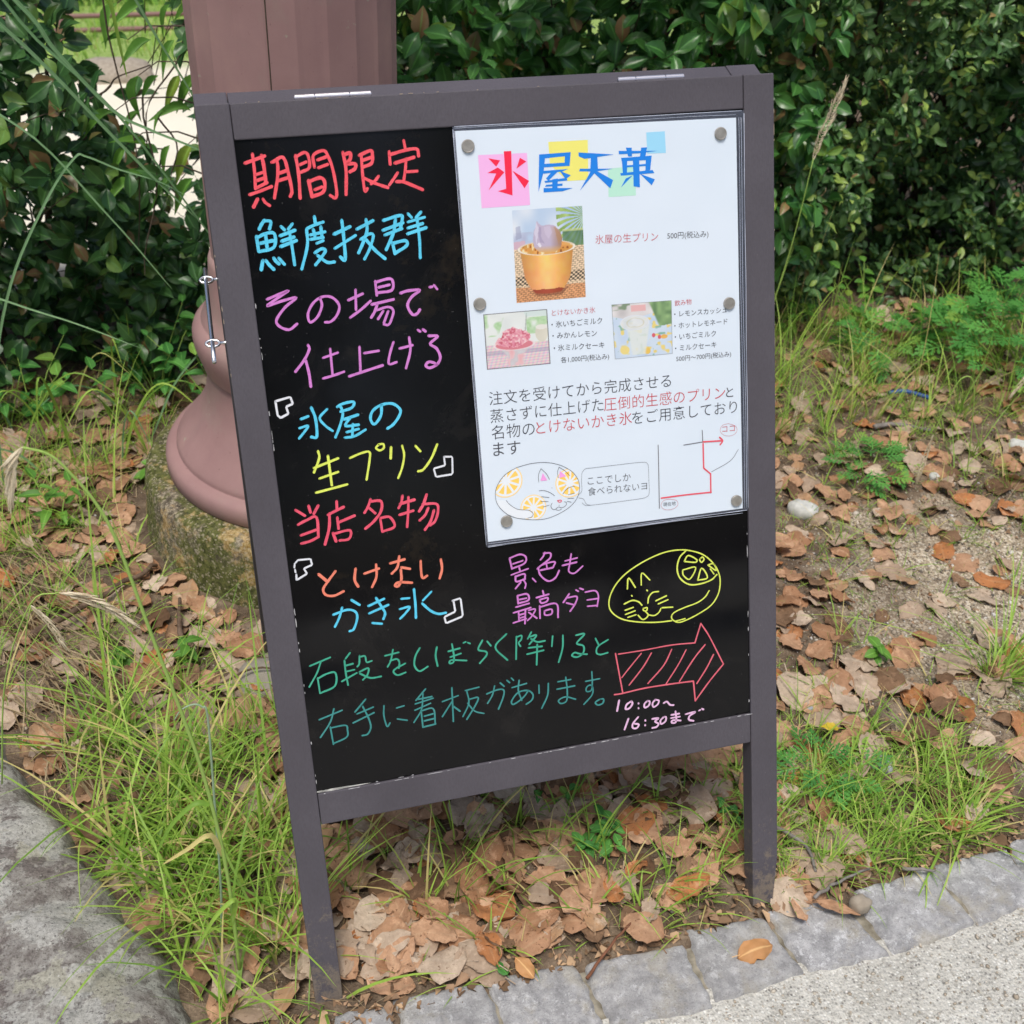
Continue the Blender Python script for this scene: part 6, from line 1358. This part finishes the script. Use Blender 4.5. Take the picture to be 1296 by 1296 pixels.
def lobed(seed):   # deeply cut leaf: a midrib with pairs of narrow toothed lobes
    r = np.random.default_rng(seed); V = []; F = []; A = []
    def blade(p, d, L, W):
        d = np.array(d); s_ = np.array([d[1], -d[0]]); b = len(V)
        pts = [(0, .05), (.3, .26), (.42, .20), (.62, .62), (.66, .22), (.86, .40), (1, 0), (.80, -.34), (.64, -.20), (.56, -.55), (.40, -.20), (.28, -.24), (0, -.05)]
        for u, w in pts:
            w *= r.uniform(.8, 1.2); q = np.array(p) + d * u * L + s_ * w * W; V.append((q[0], q[1], -.35 * q[1] ** 2 + .12 * abs(q[0]) + .02 * math.sin(q[0] * 12 + seed))); A.append((0, min(1, abs(w) * 2 + .1), u, 1))
        F.append((b, b + 1, b + 2, b + 10, b + 11, b + 12)); F.append((b + 2, b + 3, b + 4, b + 8, b + 9, b + 10)); F.append((b + 4, b + 5, b + 6, b + 7, b + 8))
    for k, t in enumerate((.22, .40, .57, .73)):
        for s_ in (-1, 1):
            a = R_(56 - 7 * k + r.uniform(-5, 5)); blade((0, t - .05), (s_ * math.sin(a), math.cos(a)), (.46, .44, .36, .26)[k], .13)
    blade((0, .72), (0, 1), .32, .13)
    b = len(V); V.extend([(-.018, 0, 0), (.018, 0, 0), (.018, .8, -.22), (-.018, .8, -.22)]); A.extend([(0, 0, 0, 1)] * 4); F.append((b, b + 1, b + 2, b + 3))
    me = mesh('lobed_leaf', V, F, M['leaf_lush'], False, {'Col': A}); return me
LOB = [lobed(i) for i in range(4)]
def mugwort(x, y, R0, H, n, label, seed, L=.075, name='leafy_weed'):
    r = np.random.default_rng(seed); z = ground_z(x, y); root = empty(name, (x, y, z), label, 'weed'); h = MB()
    for k in range(n):
        a = r.uniform(0, 6.28); rr = R0 * math.sqrt(r.random()); zz = H * (1 - .55 * (rr / R0) ** 2) * r.uniform(.45, 1.05); p = Vector((rr * math.cos(a), rr * math.sin(a) * .7, max(.01, zz)))
        b = a + r.normal(0, .9); f = np.array([math.cos(b), math.sin(b), .35 + r.normal(0, .25)]); Fr = frames(f[None], np.array([[r.normal(0, .25), -.25, 1.0]]))[0]; l = L * r.uniform(.55, 1.15)
        Mx = np.eye(4); Mx[:3, :3] = Fr * l; Mx[:3, 3] = p; o = bpy.data.objects.new('leaf', LOB[k % 4]); o.matrix_world = Matrix(Mx.tolist()); COL.objects.link(o); o.parent = root
        if k % 4 == 0: h.tube([(p.x * .5, p.y * .5, 0), (p.x * .8, p.y * .8, p.z * .5), p], [.0017, .0014, .0009], 5, False)
    h.build('stem', M['stem'], root, smooth=True)
mugwort(1.56, 1.20, .30, .21, 250, 'lush bright green feathery-leaved weed clump at the right edge', 51)
mugwort(.895, .865, .085, .045, 34, 'low feathery green weed in the litter right of the board', 52, .050)
mugwort(1.17, 1.30, .12, .10, 34, 'small feathery green weed left of the lush clump', 53, .06)
mugwort(.432, .175, .07, .045, 26, 'low green weed beside the board\'s right leg', 54, .042)
mugwort(.80, .16, .04, .05, 8, 'dandelion-like toothed leaves near the right kerb', 55, .065)
weed(.085, .128, .038, 46, .020, .012, 'oval', M['leaf_lush'], 'clump of small green weed leaves under the board at centre', spread=1.0, seed=61)
weed(.06, .205, .03, 18, .018, .011, 'oval', M['leaf_lush'], 'smaller clump of green weed leaves behind the centre clump', spread=1.0, seed=71)
weed(.63, .371, .035, 8, .026, .018, 'oval', M['leaf_bright'], 'seedling with round bright green leaves right of the board', seed=62)
weed(.30, .12, .045, 26, .018, .010, 'oval', M['leaf_lush'], 'clump of small leaves against the right leg of the board', spread=.9, seed=63)
weed(-.44, 1.10, .06, 10, .034, .022, 'oval', M['leaf_bright'], 'trifoliate green sprout left of the lamp post base', seed=64)
weed(-.505, .62, .05, 12, .026, .018, 'oval', M['leaf_bright'], 'small green sprout among leaves left of the concrete base', seed=65)
weed(-.405, .60, .07, 9, .024, .016, 'oval', M['leaf_bright'], 'sprout with rounded leaves touching the concrete base', seed=66)
weed(-.42, 1.42, .24, 54, .038, .020, 'ovate', M['leaf_lush'], 'leafy green undergrowth plant between the shrubs and the lamp post', 'plant', .8, 67)
weed(-.30, 1.33, .20, 44, .036, .018, 'ovate', M['leaf_lush'], 'leafy green plant close behind the lamp post pedestal', 'plant', .7, 68)
weed(-.66, 1.36, .16, 42, .036, .022, 'ovate', M['leaf_lush'], 'leafy green plant at the foot of the left shrub', 'plant', .9, 69)
weed(-.60, .98, .13, 14, .042, .018, 'ovate', M['leaf_bright'], 'slender bright green plant with upright leaves at the left', 'plant', .35, 70)
weed(1.18, 1.42, .16, 36, .03, .024, 'oval', M['leaf_bright'], 'light yellow-green leafy plant at the foot of the right hedge', 'plant', .8, 72)
weed(.97, 1.44, .10, 24, .028, .018, 'oval', M['leaf_bright'], 'small green plant at the hedge foot behind the seed stalk', 'plant', .9, 73)

# ------------------------------------------------------------------ stones, twigs and scraps
S_ = lambda x, y, r, mat, seed, label, f=.7, rough=.15: lump('stone', (x, y, ground_z(x, y) + r * .25), r, r * .8, r * f, M[mat], None, seed, seed, 18, rough, label=label, cat='stone')
S_(.704, .768, .027, 'stone_white', 21, 'white stone in the litter right of the board'); S_(1.003, .812, .011, 'stone_white', 22, 'small round white pebble beside the feathery weed')
S_(.535, .172, .015, 'stone_blue', 23, 'bluish grey pebble in front of brown leaves'); S_(1.235, .88, .022, 'stone_white', 25, 'pale stone at the right edge under the lush weed')
S_(.487, .305, .010, 'stone_blue', 26, 'tiny bluish pebble behind the yellow leaf'); S_(.065, .213, .016, 'stone_white', 27, 'whitish stone half hidden in the litter under the board')
lump('stone', (.380, -.037, .017), .0145, .012, .012, M['stone_tan'], None, 24, .4, 18, .15, label='tan pebble sitting on the kerb stones', cat='stone')
def twig(P, r, mat, label, fork=None):
    S = smooth3(P, 4); h = MB(); h.tube([s_ + rng.normal(0, r * .25, 3) for s_ in S], [r * (1 - .5 * i / len(S)) for i in range(len(S))], 7)
    if fork: F_ = smooth3(fork, 3); h.tube(F_, [r * .6 * (1 - .5 * i / len(F_)) for i in range(len(F_))], 6)
    h.build('twig', M[mat], None, smooth=True, label=label, cat='twig')
twig([(.020, -.052, .012), (.040, -.035, .016), (.078, -.006, .018), (.10, .008, .016)], .0022, 'twig_red', 'reddish brown twig leaning over the kerb edge')
twig([(.30, .135, .015), (.335, .085, .022), (.352, .055, .022), (.352, .025, .014)], .0034, 'twig_grey', 'curved grey twig lying in the grass by the right leg')
twig([(-.63, .69, .02), (-.56, .73, .03), (-.47, .80, .026), (-.44, .83, .024)], .0060, 'twig', 'thick dark stick lying left of the concrete base')
twig([(-.395, .60, .01), (-.41, .67, .02), (-.405, .73, .024)], .0050, 'twig', 'short dark stick leaning by the concrete base')
twig([(-.60, .60, .012), (-.55, .58, .02), (-.50, .53, .016)], .0024, 'twig', 'thin forked twig in the litter at the left', [(-.55, .58, .02), (-.53, .60, .022), (-.52, .57, .02)])
twig([(-.37, .515, .02), (-.31, .53, .035), (-.25, .52, .03)], .0022, 'twig', 'thin brown twig across the rough stone')
twig([(.98, 1.0, .012), (1.02, 1.0, .016), (1.09, .97, .012)], .0060, 'twig_grey', 'short grey stick on the soil below the lush weed')
twig([(.33, -.012, .014), (.37, .0, .017), (.42, .012, .014)], .0026, 'twig_grey', 'short grey twig on the kerb behind the pebble')
twig([(.462, .000, .014), (.485, -.008, .018), (.50, -.012, .015)], .0026, 'twig_grey', 'tiny grey twig end on the kerb joint')
h = MB(); h.tube(smooth3([(1.085, 1.125, .012), (1.12, 1.118, .016), (1.165, 1.09, .010)]), .0048, 8); h.build('plastic_strip', M['bluep'], None, smooth=True, label='strip of blue plastic lying at the foot of the hedge', cat='plastic scrap')
